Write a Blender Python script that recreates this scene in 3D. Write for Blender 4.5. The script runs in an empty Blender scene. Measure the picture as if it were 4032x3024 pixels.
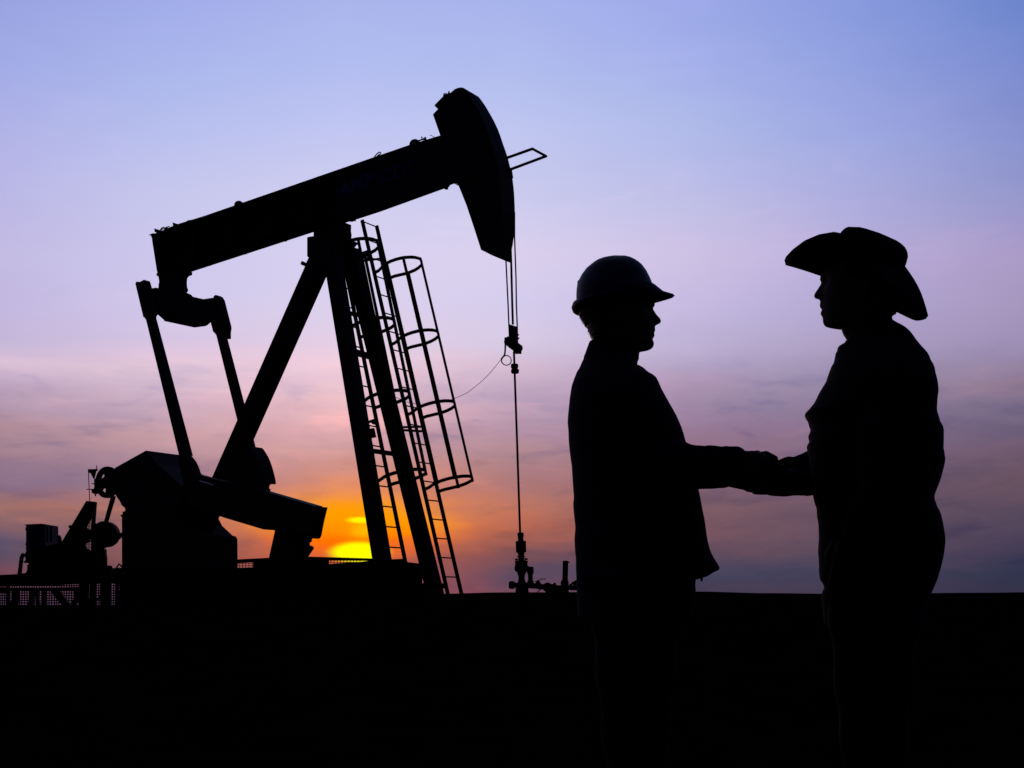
import bpy, bmesh, math, random
from mathutils import Vector, Matrix
import mathutils.noise as mnoise

random.seed(7)
sc = bpy.context.scene

# ------------------------------------------------------------------ camera
F = 5600.0          # focal length in photo pixels (the photo is 4032 wide)
CX, HY = 2016.0, 2385.0   # level camera with a rising front: horizon row
CZ = 0.85           # eye height over the ground where the two men stand
cam_d = bpy.data.cameras.new('camera')
cam = bpy.data.objects.new('camera', cam_d)
sc.collection.objects.link(cam)
cam.location = (0, 0, CZ)
cam.rotation_euler = (math.pi / 2, 0, 0)
cam_d.sensor_width = 36.0
cam_d.lens = 36.0 * F / 4032.0
cam_d.shift_y = (HY - 1512.0) / 4032.0
cam_d.clip_end = 9000
sc.camera = cam

# ------------------------------------------------------------------ view
sc.view_settings.view_transform = 'Standard'
sc.view_settings.look = 'None'
sc.view_settings.exposure = 0
sc.view_settings.gamma = 1
sc.view_settings.use_curve_mapping = False

# ------------------------------------------------------------------ sky
def lin(c):
    out = []
    for v in c:
        v /= 255.0
        out.append(v / 12.92 if v <= 0.04045 else ((v + 0.055) / 1.055) ** 2.4)
    return out + [1.0]

world = bpy.data.worlds.new('World')
sc.world = world
world.use_nodes = True
wt = world.node_tree
for n in list(wt.nodes):
    wt.nodes.remove(n)

class E:
    """a tiny expression builder for math nodes"""
    def __init__(s, sock): s.s = sock
    def _b(s, op, o, c=None, clamp=False):
        n = wt.nodes.new('ShaderNodeMath'); n.operation = op; n.use_clamp = clamp
        for i, v in enumerate((s, o, c)):
            if v is None: continue
            if isinstance(v, E): wt.links.new(v.s, n.inputs[i])
            else: n.inputs[i].default_value = v
        return E(n.outputs[0])
    def __add__(s, o): return s._b('ADD', o)
    def __sub__(s, o): return s._b('SUBTRACT', o)
    def __mul__(s, o): return s._b('MULTIPLY', o)
    def __truediv__(s, o): return s._b('DIVIDE', o)
    def f(s, op, o=None): return s._b(op, o)
def smooth(x, a, b, lo=0.0, hi=1.0):
    n = wt.nodes.new('ShaderNodeMapRange'); n.interpolation_type = 'SMOOTHSTEP'
    wt.links.new(x.s, n.inputs[0])
    for i, v in ((1, a), (2, b), (3, lo), (4, hi)): n.inputs[i].default_value = v
    return E(n.outputs[0])
def linear(x, a, b):
    n = wt.nodes.new('ShaderNodeMapRange'); wt.links.new(x.s, n.inputs[0])
    for i, v in ((1, a), (2, b), (3, 0), (4, 1)): n.inputs[i].default_value = v
    return E(n.outputs[0])
def mix(fac, a, b, mode='MIX'):
    n = wt.nodes.new('ShaderNodeMix'); n.data_type = 'RGBA'; n.blend_type = mode
    n.clamp_factor = True; n.clamp_result = False
    if isinstance(fac, E): wt.links.new(fac.s, n.inputs[0])
    else: n.inputs[0].default_value = fac
    for k, v in ((6, a), (7, b)):
        if isinstance(v, E): wt.links.new(v.s, n.inputs[k])
        else: n.inputs[k].default_value = v
    return E(n.outputs[2])
def wnoise(x, y, z, scale, detail, rough=0.5):
    c = wt.nodes.new('ShaderNodeCombineXYZ')
    for i, v in enumerate((x, y, z)):
        if isinstance(v, E): wt.links.new(v.s, c.inputs[i])
        else: c.inputs[i].default_value = v
    n = wt.nodes.new('ShaderNodeTexNoise'); n.noise_dimensions = '3D'
    wt.links.new(c.outputs[0], n.inputs['Vector'])
    n.inputs['Scale'].default_value = scale
    n.inputs['Detail'].default_value = detail
    n.inputs['Roughness'].default_value = rough
    return E(n.outputs['Fac'])

tc = wt.nodes.new('ShaderNodeTexCoord')
sx = wt.nodes.new('ShaderNodeSeparateXYZ')
wt.links.new(tc.outputs['Generated'], sx.inputs[0])
DX, DY, DZ = (E(o) for o in sx.outputs)
DEG = 57.29578
az = DX.f('ARCTAN2', DY) * DEG
el = DZ.f('ARCSINE') * DEG

def px_az(x): return math.degrees(math.atan((x - CX) / F))
def px_el(y, x=CX): return math.degrees(math.atan((HY - y) / F * math.cos(math.atan((x - CX) / F))))

# cloud warp: long low streaks near the horizon, faint veils above
n1 = wnoise(az * 0.06, el * 0.42, 1.3, 1.0, 4, 0.5) - 0.5
n2 = wnoise(az * 0.16 + n1 * 0.8, el * 0.80, 7.7, 1.0, 5, 0.55) - 0.5
w1 = wnoise(az * 0.22, el * 0.55, 21.0, 1.0, 3, 0.5) - 0.5
w2 = wnoise(az * 0.22, el * 0.55, 35.0, 1.0, 3, 0.5) - 0.5
n3 = wnoise(az * 0.26 + w1 * 2.2, el * 0.95 - az * 0.07 + w2 * 1.6, 3.1, 1.0, 5, 0.52) - 0.5
n4 = wnoise(az * 0.42 + w2 * 1.8, el * 1.9 + az * 0.09 + w1 * 1.8, 11.4, 1.0, 5, 0.55) - 0.5
low = smooth(el, 7.0, 12.0, 1.0, 0.35)
elw = el + n1 * low * 0.9 + n2 * low * 0.9 + n4 * low * 0.7

ROWS = [0, 250, 500, 750, 1000, 1200, 1350, 1430, 1500, 1600, 1700, 1800, 1900, 2000, 2100, 2200, 2270, 2330, 2385]
COLS = [0, 672, 1344, 2016, 2688, 3360, 4032]
GRID = [
 [(152,164,224),(161,173,233),(170,181,236),(167,180,236),(158,170,234),(138,155,222),(108,134,204)],
 [(162,171,230),(170,182,236),(178,188,240),(176,188,238),(164,177,234),(145,160,224),(124,140,208)],
 [(176,179,231),(183,191,238),(192,198,242),(191,198,240),(177,187,234),(157,168,226),(134,145,207)],
 [(186,183,230),(198,199,237),(208,206,240),(201,202,238),(189,190,232),(170,172,222),(148,152,204)],
 [(195,187,227),(206,200,237),(216,209,240),(219,209,238),(206,194,228),(186,174,218),(171,155,200)],
 [(194,183,223),(208,200,234),(220,210,238),(213,205,237),(199,187,225),(177,167,210),(167,151,190)],
 [(196,182,216),(214,196,226),(228,206,228),(216,202,228),(190,179,213),(171,158,193),(158,143,182)],
 [(220,194,214),(234,202,218),(244,208,222),(214,190,211),(184,167,201),(160,148,180),(150,132,166)],
 [(194,170,198),(218,190,208),(240,200,211),(207,179,200),(174,150,182),(150,136,166),(152,127,148)],
 [(178,150,172),(202,172,192),(238,190,196),(194,162,184),(160,138,168),(138,122,152),(122,108,136)],
 [(174,138,150),(206,162,168),(224,170,174),(188,150,166),(150,120,148),(132,113,142),(106,92,120)],
 [(162,128,142),(180,142,156),(212,156,152),(178,136,142),(148,112,130),(128,104,128),(110,88,108)],
 [(134,110,138),(150,120,140),(212,142,122),(168,120,124),(136,102,116),(116,92,112),(106,84,98)],
 [(158,110,104),(186,120,102),(236,140,92),(190,118,98),(128,94,102),(108,84,100),(90,74,94)],
 [(100,86,110),(152,102,98),(214,110,70),(176,100,84),(122,86,96),(100,80,96),(80,68,90)],
 [(92,76,98),(150,90,82),(196,96,70),(116,78,88),(92,75,94),(84,71,90),(60,56,82)],
 [(116,74,88),(112,76,88),(186,90,76),(92,74,96),(68,67,92),(66,64,88),(50,52,78)],
 [(96,64,82),(96,66,82),(150,76,78),(120,74,92),(74,62,80),(72,60,80),(52,50,74)],
 [(84,62,80),(84,62,80),(110,70,80),(108,70,88),(72,60,78),(68,58,78),(48,48,70)],
]
ZENITH = (30, 40, 78)
def ramp(stops):
    """stops: (elevation, colour); the elevation runs from -4 to 90 degrees"""
    n = wt.nodes.new('ShaderNodeValToRGB')
    cr = n.color_ramp; cr.interpolation = 'LINEAR'
    stops = sorted(stops)
    while len(cr.elements) > 1: cr.elements.remove(cr.elements[-1])
    first = True
    for e, c in stops:
        p = (e + 4.0) / 94.0
        if first: cr.elements[0].position = p; el_ = cr.elements[0]; first = False
        else: el_ = cr.elements.new(p)
        el_.color = lin(c)
    return n
rampf = linear(elw, -4.0, 90.0)
columns = []
BACK = [(0, (13, 14, 26)), (8, (18, 19, 34)), (25, (20, 24, 46)), (60, (24, 31, 62)), (90, ZENITH)]
LEFT = [(0, (44, 38, 56)), (5, (66, 56, 78)), (12, (84, 78, 112)), (28, (70, 78, 128)), (60, (42, 54, 98)), (90, ZENITH)]
RIGHT = [(0, (24, 26, 44)), (5, (36, 37, 60)), (12, (58, 60, 96)), (28, (50, 60, 106)), (60, (36, 46, 86)), (90, ZENITH)]
columns.append((-180.0, BACK)); columns.append((-70.0, LEFT))
for j, x in enumerate(COLS):
    st = [(px_el(y, x), GRID[i][j]) for i, y in enumerate(ROWS)]
    top = GRID[0][j]
    st.append((32.0, tuple(0.68 * c for c in top)))
    st.append((48.0, tuple(0.38 * c for c in top)))
    st.append((90.0, ZENITH))
    columns.append((px_az(x), st))
columns.append((70.0, RIGHT)); columns.append((180.0, BACK))
azw = az + n2 * 2.0
col = None
for i, (a, st) in enumerate(columns):
    r = ramp(st); wt.links.new(rampf.s, r.inputs[0]); c = E(r.outputs[0])
    col = c if col is None else mix(linear(azw, columns[i - 1][0], a), col, c)

# lit wisps and grey undersides in the lower cloud deck
deck = smooth(el, 7.5, 10.6, 1.0, 0.0)
dens = n3 * 2.2 + n4 * 0.9
litm = smooth(dens, 0.02, 0.75) * deck
shdm = smooth(dens * -1.0, 0.02, 0.75) * deck
col = mix(litm * 0.75, col, mix(1.0, col, (1.34, 1.14, 1.06, 1), 'MULTIPLY'))
col = mix(shdm * 0.95, col, mix(1.0, col, (0.62, 0.71, 0.88, 1), 'MULTIPLY'))
band = smooth(n2 * 1.5 + n1 * 0.8, -0.05, 0.45) * deck
col = mix(band * 0.8, col, mix(1.0, col, (0.76, 0.80, 0.90, 1), 'MULTIPLY'))
# faint high veils
hv = smooth(n3 * 1.6 + n1, 0.05, 0.6) * smooth(el, 8.0, 12.0) * smooth(el, 16.0, 24.0, 1.0, 0.25)
col = mix(hv * 0.75, col, mix(1.0, col, (1.13, 1.06, 1.03, 1), 'MULTIPLY'))

# the sunset itself: an orange break in the cloud with the sun's disc behind it
def blob(x, y, rx, ry, wa=0.0, we=0.0):
    a0, e0 = px_az(x), px_el(y, x)
    u = (az + n2 * wa - a0) / (rx / F * DEG); v = (el + n1 * we - e0) / (ry / F * DEG)
    return (u * u + v * v) * -1.0
def gauss(b): return b.f('EXPONENT')
glow_r = ramp([(px_el(1930), (240, 148, 92)), (px_el(1975), (255, 154, 22)), (px_el(2020), (255, 158, 0)), (px_el(2070), (255, 150, 0)),
               (px_el(2110), (255, 136, 0)), (px_el(2138), (255, 106, 0)), (px_el(2200), (255, 110, 0)), (px_el(2218), (255, 84, 10))])
wt.links.new(linear(el + n3 * 0.25, -4.0, 90.0).s, glow_r.inputs[0])
g1 = gauss(blob(1392, 2060, 390, 170, 1.6, 0.8))
g1 = smooth(g1 + n3 * 0.5, 0.18, 0.80)
cut = smooth(el + az * -0.10 + n3 * 0.5, 1.9, 2.5)       # the cloud bank right of the sun
keep = smooth(az, px_az(1500), px_az(1610), 1.0, 0.0)
g1 = g1 * (cut.f('MAXIMUM', keep))
halo = gauss(blob(1480, 2030, 430, 140, 1.0, 0.6)) * 0.5
col = mix(halo, col, lin((236, 128, 66)))
col = mix(g1, col, E(glow_r.outputs[0]))
yb = smooth(gauss(blob(1418, 2048, 52, 13)), 0.10, 0.85)
col = mix(yb, col, lin((255, 250, 0)))
yc = smooth(gauss(blob(1428, 2088, 58, 34, 0.5, 0.2)), 0.02, 0.98) * 0.5
col = mix(yc, col, lin((255, 214, 0)))
sd = smooth(gauss(blob(1412, 2176, 106, 40, 0.35, 0.12)), 0.14, 0.60)
col = mix(sd, col, lin((255, 255, 0)))

bg = wt.nodes.new('ShaderNodeBackground')
wt.links.new(col.s, bg.inputs[0]); bg.inputs[1].default_value = 1.0
wo = wt.nodes.new('ShaderNodeOutputWorld')
wt.links.new(bg.outputs[0], wo.inputs[0])
world.cycles.sampling_method = 'MANUAL'
world.cycles.sample_map_resolution = 1024

# ------------------------------------------------------------------ sun, almost down
sun_d = bpy.data.lights.new('sun', 'SUN')
sun_d.energy = 0.15; sun_d.angle = math.radians(2.0); sun_d.color = (1.0, 0.62, 0.30)
sun = bpy.data.objects.new('sun', sun_d)
sc.collection.objects.link(sun)
sa, se = math.radians(px_az(1400)), math.radians(px_el(2175, 1400))
sdir = Vector((math.sin(sa) * math.cos(se), math.cos(sa) * math.cos(se), math.sin(se)))
sun.rotation_euler = (-sdir).to_track_quat('-Z', 'Y').to_euler()
sun.location = (0, 0, 30)

from mathutils.geometry import delaunay_2d_cdt
# ================================================================== materials
def material(name, base, rough=0.6, metal=0.0, noise=0.25, scale=6.0, bump=0.0, spec=0.3):
    m = bpy.data.materials.new(name); m.use_nodes = True
    t = m.node_tree; b = t.nodes['Principled BSDF']
    b.inputs['Roughness'].default_value = rough
    b.inputs['Metallic'].default_value = metal
    b.inputs['Specular IOR Level'].default_value = spec
    tcn = t.nodes.new('ShaderNodeTexCoord')
    nz = t.nodes.new('ShaderNodeTexNoise'); nz.inputs['Scale'].default_value = scale
    nz.inputs['Detail'].default_value = 5
    t.links.new(tcn.outputs['Object'], nz.inputs['Vector'])
    r = t.nodes.new('ShaderNodeValToRGB')
    r.color_ramp.elements[0].position = 0.3; r.color_ramp.elements[1].position = 0.7
    r.color_ramp.elements[0].color = [v * (1 - noise) for v in base] + [1]
    r.color_ramp.elements[1].color = [v * (1 + noise) for v in base] + [1]
    t.links.new(nz.outputs['Fac'], r.inputs[0]); t.links.new(r.outputs[0], b.inputs['Base Color'])
    if bump:
        bp = t.nodes.new('ShaderNodeBump'); bp.inputs['Strength'].default_value = bump
        bp.inputs['Distance'].default_value = 0.02
        t.links.new(nz.outputs['Fac'], bp.inputs['Height']); t.links.new(bp.outputs[0], b.inputs['Normal'])
    return m
M = {}
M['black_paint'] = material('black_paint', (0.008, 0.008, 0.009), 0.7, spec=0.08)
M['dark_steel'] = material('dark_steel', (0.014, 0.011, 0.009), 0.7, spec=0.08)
M['galvanised'] = material('galvanised', (0.50, 0.50, 0.52), 0.35, metal=0.9)
M['navy_paint'] = material('navy_paint', (0.004, 0.005, 0.035), 0.6, spec=0.08)
M['lettering'] = material('lettering_and_lit_edge', (0.010, 0.014, 0.11), 0.5, spec=0.1)
M['rust'] = material('rusty_pipe', (0.035, 0.016, 0.010), 0.8, spec=0.1)
M['rope'] = material('rope', (0.45, 0.28, 0.15), 0.9)
M['wire'] = material('wire', (0.02, 0.02, 0.02), 0.7, spec=0.1)
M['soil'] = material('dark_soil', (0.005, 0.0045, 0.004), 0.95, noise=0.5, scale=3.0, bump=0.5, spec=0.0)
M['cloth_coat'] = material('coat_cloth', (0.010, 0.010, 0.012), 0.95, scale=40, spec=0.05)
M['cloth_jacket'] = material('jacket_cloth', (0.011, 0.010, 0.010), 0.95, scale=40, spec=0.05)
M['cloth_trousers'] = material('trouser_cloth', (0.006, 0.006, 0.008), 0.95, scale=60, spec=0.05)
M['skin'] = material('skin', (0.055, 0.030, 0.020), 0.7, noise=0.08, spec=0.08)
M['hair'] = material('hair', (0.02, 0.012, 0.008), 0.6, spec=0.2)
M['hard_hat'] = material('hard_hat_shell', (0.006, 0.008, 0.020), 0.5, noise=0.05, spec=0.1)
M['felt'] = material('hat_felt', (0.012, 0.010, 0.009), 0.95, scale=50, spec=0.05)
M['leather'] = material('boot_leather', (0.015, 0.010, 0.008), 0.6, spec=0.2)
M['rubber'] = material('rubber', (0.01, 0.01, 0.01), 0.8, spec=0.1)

# ================================================================== objects
COL = sc.collection
def link(name, mesh, mat=None, parent=None):
    o = bpy.data.objects.new(name, mesh); COL.objects.link(o)
    if mat: mesh.materials.append(M[mat])
    if parent: 
        o.parent = parent
        o.matrix_parent_inverse = Matrix.Translation(-parent_base(parent))
    return o
def parent_base(p):
    v = Vector((0, 0, 0)); q = p
    while q is not None:
        v = v + q.location; q = q.parent
        if q is not None and q.type == 'MESH': break
    return v if p.type == 'EMPTY' else Vector((0, 0, 0))
def thing(name, label, cat, loc, group=None):
    o = bpy.data.objects.new(name, None); COL.objects.link(o); o.location = loc
    o.empty_display_size = 0.2
    o['label'] = label; o['category'] = cat
    if group: o['group'] = group
    return o
def tag(o, label, cat, group=None):
    o['label'] = label; o['category'] = cat
    if group: o['group'] = group
    return o
def bm_obj(name, bm, mat, parent=None, smooth=False, fix=True):
    if fix: bmesh.ops.recalc_face_normals(bm, faces=bm.faces)
    me = bpy.data.meshes.new(name); bm.to_mesh(me); bm.free()
    if smooth: me.shade_smooth()
    return link(name, me, mat, parent)

# ================================================================== geometry
CAM = Vector((0, 0, CZ))
def ray(px, py): return Vector(((px - CX) / F, 1.0, (HY - py) / F))
def on_plane(px, py, q, n):
    """the point of the plane (through q, normal n) that stands at that place of the photo"""
    r = ray(px, py)
    return CAM + r * ((q - CAM).dot(n) / r.dot(n))
def at_depth(px, py, Y): return CAM + ray(px, py) * Y
def proj(P):
    d = P - CAM
    return Vector((CX + F * d.x / d.y, HY - F * d.z / d.y))

def slab(bm, pts, q, n, t, inset=True):
    """a solid plate whose outline, in the plane (q, n), is seen as pts; it runs t metres back along n.
    With inset the outline is cut down first, so that the far face does not show past it."""
    n = n.normalized()
    pts = [Vector((float(x), float(y))) for x, y in pts]
    k = len(pts)
    if sum(pts[i - 1].x * pts[i].y - pts[i].x * pts[i - 1].y for i in range(k)) < 0: pts.reverse()
    if inset:
        mv = []
        for p in pts:
            P = on_plane(p.x, p.y, q, n)
            mv.append(p - (proj(P + n * t) - proj(P)))
        allv = pts + mv
        faces = [list(range(k)), list(range(k, 2 * k))]
    else:
        allv = pts; faces = [list(range(k))]
    v2, e2, f2, ov, oe, of = delaunay_2d_cdt(allv, [], faces, 0, 1e-4)
    need = len(faces)
    tris = [f for f, o in zip(f2, of) if len(set(o)) >= need]
    if not tris: return slab(bm, pts, q, n, t, False)
    fr, bk = {}, {}
    for f in tris:
        for i in f:
            if i not in fr:
                c = on_plane(v2[i].x, v2[i].y, q, n)
                fr[i] = bm.verts.new(c); bk[i] = bm.verts.new(c + n * t)
    edges = {}
    for f in tris:
        bm.faces.new([fr[i] for i in f]); bm.faces.new([bk[i] for i in f][::-1])
        for i in range(3):
            a, b = f[i], f[(i + 1) % 3]
            edges[(a, b)] = 1
    for (a, b) in edges:
        if (b, a) not in edges:
            bm.faces.new((fr[b], fr[a], bk[a], bk[b]))

def tube(bm, pts, r, seg=8, closed=False, r2=None):
    pts = [Vector(p) for p in pts]; n = len(pts); rings = []
    up = None
    for i in range(n):
        if closed: d = pts[(i + 1) % n] - pts[i - 1]
        elif i == 0: d = pts[1] - pts[0]
        elif i == n - 1: d = pts[-1] - pts[-2]
        else: d = (pts[i + 1] - pts[i]).normalized() + (pts[i] - pts[i - 1]).normalized()
        d.normalize()
        if up is None:
            up = Vector((0, 0, 1)) if abs(d.z) < 0.9 else Vector((1, 0, 0))
        u = (up - d * up.dot(d)).normalized(); w = d.cross(u); up = u
        rr = r if r2 is None else r + (r2 - r) * i / (n - 1)
        rings.append([bm.verts.new(pts[i] + (u * math.cos(a) + w * math.sin(a)) * rr)
                      for a in (2 * math.pi * k / seg for k in range(seg))])
    m = n if closed else n - 1
    for i in range(m):
        a, b = rings[i], rings[(i + 1) % n]
        for k in range(seg):
            bm.faces.new((a[k], a[(k + 1) % seg], b[(k + 1) % seg], b[k]))
    if not closed:
        bm.faces.new(rings[0][::-1]); bm.faces.new(rings[-1])

def beam(bm, p0, p1, w, t, ax):
    """a box bar from p0 to p1; t across the axis ax, w across the other way"""
    p0, p1 = Vector(p0), Vector(p1); d = (p1 - p0).normalized()
    v = (ax - d * ax.dot(d)).normalized(); u = d.cross(v)
    c = [p0 + u * a * w / 2 + v * b * t / 2 for a, b in ((-1, -1), (1, -1), (1, 1), (-1, 1))]
    e = [x + (p1 - p0) for x in c]
    c = [bm.verts.new(x) for x in c]; e = [bm.verts.new(x) for x in e]
    bm.faces.new(c[::-1]); bm.faces.new(e)
    for i in range(4):
        j = (i + 1) % 4; bm.faces.new((c[i], c[j], e[j], e[i]))

def lathe(bm, p0, p1, prof, seg=20):
    """prof: (position 0..1 along p0-p1, radius)"""
    p0, p1 = Vector(p0), Vector(p1); d = (p1 - p0); dn = d.normalized()
    up = Vector((1, 0, 0)) if abs(dn.x) < 0.8 else Vector((0, 0, 1))
    u = (up - dn * up.dot(dn)).normalized(); w = dn.cross(u)
    rings = []
    for s, r in prof:
        rings.append([bm.verts.new(p0 + d * s + (u * math.cos(a) + w * math.sin(a)) * r)
                      for a in (2 * math.pi * k / seg for k in range(seg))])
    for a, b in zip(rings, rings[1:]):
        for k in range(seg):
            bm.faces.new((a[k], a[(k + 1) % seg], b[(k + 1) % seg], b[k]))
    bm.faces.new(rings[0][::-1]); bm.faces.new(rings[-1])

def box(bm, c, sx, sy, sz, rot=None):
    m = Matrix.Translation(Vector(c))
    if rot is not None: m = m @ rot.to_4x4()
    m = m @ Matrix.Diagonal((sx, sy, sz, 1))
    bmesh.ops.create_cube(bm, size=1, matrix=m)

def Z(x0, y0, k, pts): return [(x0 + k * x, y0 + k * y) for x, y in pts]
def A_(p): return Z(0, 1700, .4521, p)
def B_(p): return Z(450, 850, .3617, p)
def C_(p): return Z(1100, 800, .3617, p)
def D_(p): return Z(1500, 300, .4822, p)
def E_(p): return Z(1300, 900, .3617, p)
def F_(p): return Z(1300, 1400, .3617, p)
def G_(p): return Z(1300, 1850, .3315, p)
def H_(p): return Z(750, 1700, .4221, p)
def I_(p): return Z(1900, 1200, .2412, p)
def J_(p): return Z(1900, 2050, .2110, p)
def K_(p): return Z(0, 2000, .2411, p)
def L_(p): return Z(2200, 950, .3315, p)
def M_(p): return Z(3050, 850, .3617, p)
def N_(p): return Z(2200, 1450, .5727, p)
def O_(p): return Z(3000, 1400, .6029, p)
def P_(p): return Z(2600, 1600, .3165, p)

# ================================================================== ground
def ground_rise(x):
    """height of the low rise (relative to the lens) that hides the far plain, by place across"""
    pts = [(-14, -0.02), (-4.9, -0.005), (-3.2, 0.09), (-1.2, 0.137), (0.0, 0.165), (2.2, 0.175), (3.1, 0.155),
           (4.2, 0.142), (5.6, 0.158), (7.5, 0.182), (30, 0.2)]
    if x <= pts[0][0]: return pts[0][1]
    for (a, za), (b, zb) in zip(pts, pts[1:]):
        if x <= b:
            s = (x - a) / (b - a); s = s * s * (3 - 2 * s); return za + (zb - za) * s
    return pts[-1][1]
def ground_z(x, y):
    top = ground_rise(x * (17.5 / max(y, 9.0)) if y < 17.5 else x * (1.0))
    if y < 17.5:
        s = min(1, max(0, (y - 5.5) / 12.0)); s = s * s * (3 - 2 * s)
        z = -CZ + (top + CZ) * s
    elif y < 34: z = top
    else:
        s = min(1, (y - 34) / 60.0); s = s * s * (3 - 2 * s)
        z = top + (-0.9 - top) * s
    return z + CZ
bm = bmesh.new()
ys = [-3000, -400, -60, -12, -6, -3, -1, 0, 1, 2, 3] + [3.5 + 0.25 * i for i in range(74)] + \
     [22.5, 24, 26, 28, 31, 34, 40, 48, 58, 70, 84, 96, 130, 200, 400, 900, 2000, 4500]
xs = [-3000, -600, -120, -45, -22] + [-14 + 0.25 * i for i in range(113)] + [22, 45, 120, 600, 3000]
grid = []
for y in ys:
    row = []
    for x in xs:
        z = ground_z(x, y)
        if 2 < y < 30 and abs(x) < 15:
            amp = 0.012 if y < 16.5 else 0.003
            z += mnoise.noise(Vector((x * 1.7, y * 1.7, 0))) * amp + mnoise.noise(Vector((x * 5, y * 5, 3))) * amp * 0.5
        row.append(bm.verts.new((x, y, z)))
    grid.append(row)
for a, b in zip(grid, grid[1:]):
    for i in range(len(xs) - 1): bm.faces.new((a[i], a[i + 1], b[i + 1], b[i]))
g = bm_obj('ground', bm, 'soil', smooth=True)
g['kind'] = 'structure'

# ================================================================== pumpjack
ALPHA = math.radians(30.0)
PB = Vector((math.cos(ALPHA), -math.sin(ALPHA), 0))   # along the walking beam, towards the well
PP = Vector((math.sin(ALPHA), math.cos(ALPHA), 0))    # across the machine, away from the camera
PO = at_depth(1300, 2385, 21.9)
def S(s): return PO + PP * s                           # a point of the side plane s metres across
def sp(px, py, s): return on_plane(px, py, S(s), PP)
def sslab(bm, pts, s0, s1, inset=True): slab(bm, pts, S(s0), PP, s1 - s0, inset)

jack = thing('pumpjack', 'black oil well pumpjack with tilted lettered walking beam, horsehead and caged ladders', 'pumpjack',
             (PO.x, PO.y, ground_z(PO.x, PO.y)))

# ---- walking beam: an I section, so web and flanges
top = [(598, 931), (698, 882.5), (804, 850), (1500, 609), (1616, 569), (1734, 533), (1850, 493)]
bot = [(1850, 707), (1772, 735), (1500, 833), (1402, 865), (1235, 914), (757, 1069.5), (618, 1083)]
bm = bmesh.new()
sslab(bm, [(x, y + 11) for x, y in top] + [(x, y - 13) for x, y in bot], -0.02, 0.02, False)
up = [(595, 925)] + top[1:]
sslab(bm, up + [(x, y + 9) for x, y in reversed(up)], -0.19, 0.19, False)          # top flange: its near edge is what shows
lo = [(1771, 735), (1500, 833), (1402, 865), (1235, 914), (757, 1069.5), (700, 1087)]
sslab(bm, [(x, y - 9) for x, y in reversed(lo)] + lo, 0.19, -0.19, False)          # bottom flange: its far edge shows
sslab(bm, [(596, 925), (606, 922), (628, 1062), (618, 1066)], -0.19, 0.19, False)  # end plate
for x in (760, 900, 1060, 1220, 1380, 1700):
    yt = 850 - (x - 804) * 0.3468; yb = 1069.5 - (x - 757) * 0.3255
    sslab(bm, [(x, yt + 6), (x + 8, yt + 4), (x + 16, yb - 40), (x + 8, yb - 38)], -0.17, 0.17, False)
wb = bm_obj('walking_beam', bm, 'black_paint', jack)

# fittings on the beam's top
def fit(name, pts, s0, s1, mat='dark_steel', parent=jack):
    bm = bmesh.new(); sslab(bm, pts, s0, s1, s1 > s0); return bm_obj(name, bm, mat, parent)
fit('lifting_lug', B_([(376, 207), (398, 196), (430, 185), (440, 178), (434, 137), (495, 152), (520, 165), (440, 225), (405, 222), (378, 212)]), -0.1, 0.0, parent=wb)
fit('lifting_lug', B_([(637, 100), (633, 70), (680, 84), (700, 95), (690, 120), (640, 130)]), -0.08, 0.02, parent=wb)
bm = bmesh.new()
tube(bm, [sp(x, y, 0) for x, y in B_([(500, 155), (518, 132), (535, 124), (555, 132), (580, 120), (600, 116)])], 0.010)
tube(bm, [sp(x, y, 0) for x, y in B_([(505, 158), (530, 140), (560, 142), (580, 128)])], 0.008)
bm_obj('grease_line', bm, 'dark_steel', wb)
fit('wear_plate', B_([(785, 62), (790, 52), (820, 44), (838, 42), (860, 50), (800, 80)]), -0.1, 0.1, parent=wb)
def dome(px, py, rx, ry, s=0.0):
    bm = bmesh.new()
    c = sp(px, py, s); r = rx / 256.0
    bmesh.ops.create_uvsphere(bm, u_segments=16, v_segments=10, radius=r, matrix=Matrix.Translation(c) @ Matrix.Diagonal((1, 1, ry / rx, 1)))
    return bm_obj('bolt_cap', bm, 'dark_steel', wb, smooth=True)
dome(941, 808, 20, 18); dome(1634, 570, 22, 21)
bm = bmesh.new()
hk = [(1474, 618), (1484, 606), (1494, 599), (1500, 602), (1498, 606), (1490, 611), (1478, 622)]
tube(bm, [sp(x, y, 0) for x, y in hk], 0.009, closed=True); bm_obj('hook', bm, 'dark_steel', wb)
bm = bmesh.new()
tube(bm, [sp(x, y, 0) for x, y in D_([(330, 495), (345, 520), (352, 505), (365, 500), (368, 520)])], 0.010)
tube(bm, [sp(x, y, 0) for x, y in D_([(310, 526), (335, 518), (362, 515)])], 0.012)
bm_obj('safety_chain', bm, 'dark_steel', wb)
fit('head_latch', D_([(373, 488), (446, 461), (454, 495), (484, 487), (480, 520), (380, 530)]), -0.16, 0.10, parent=wb)

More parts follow.
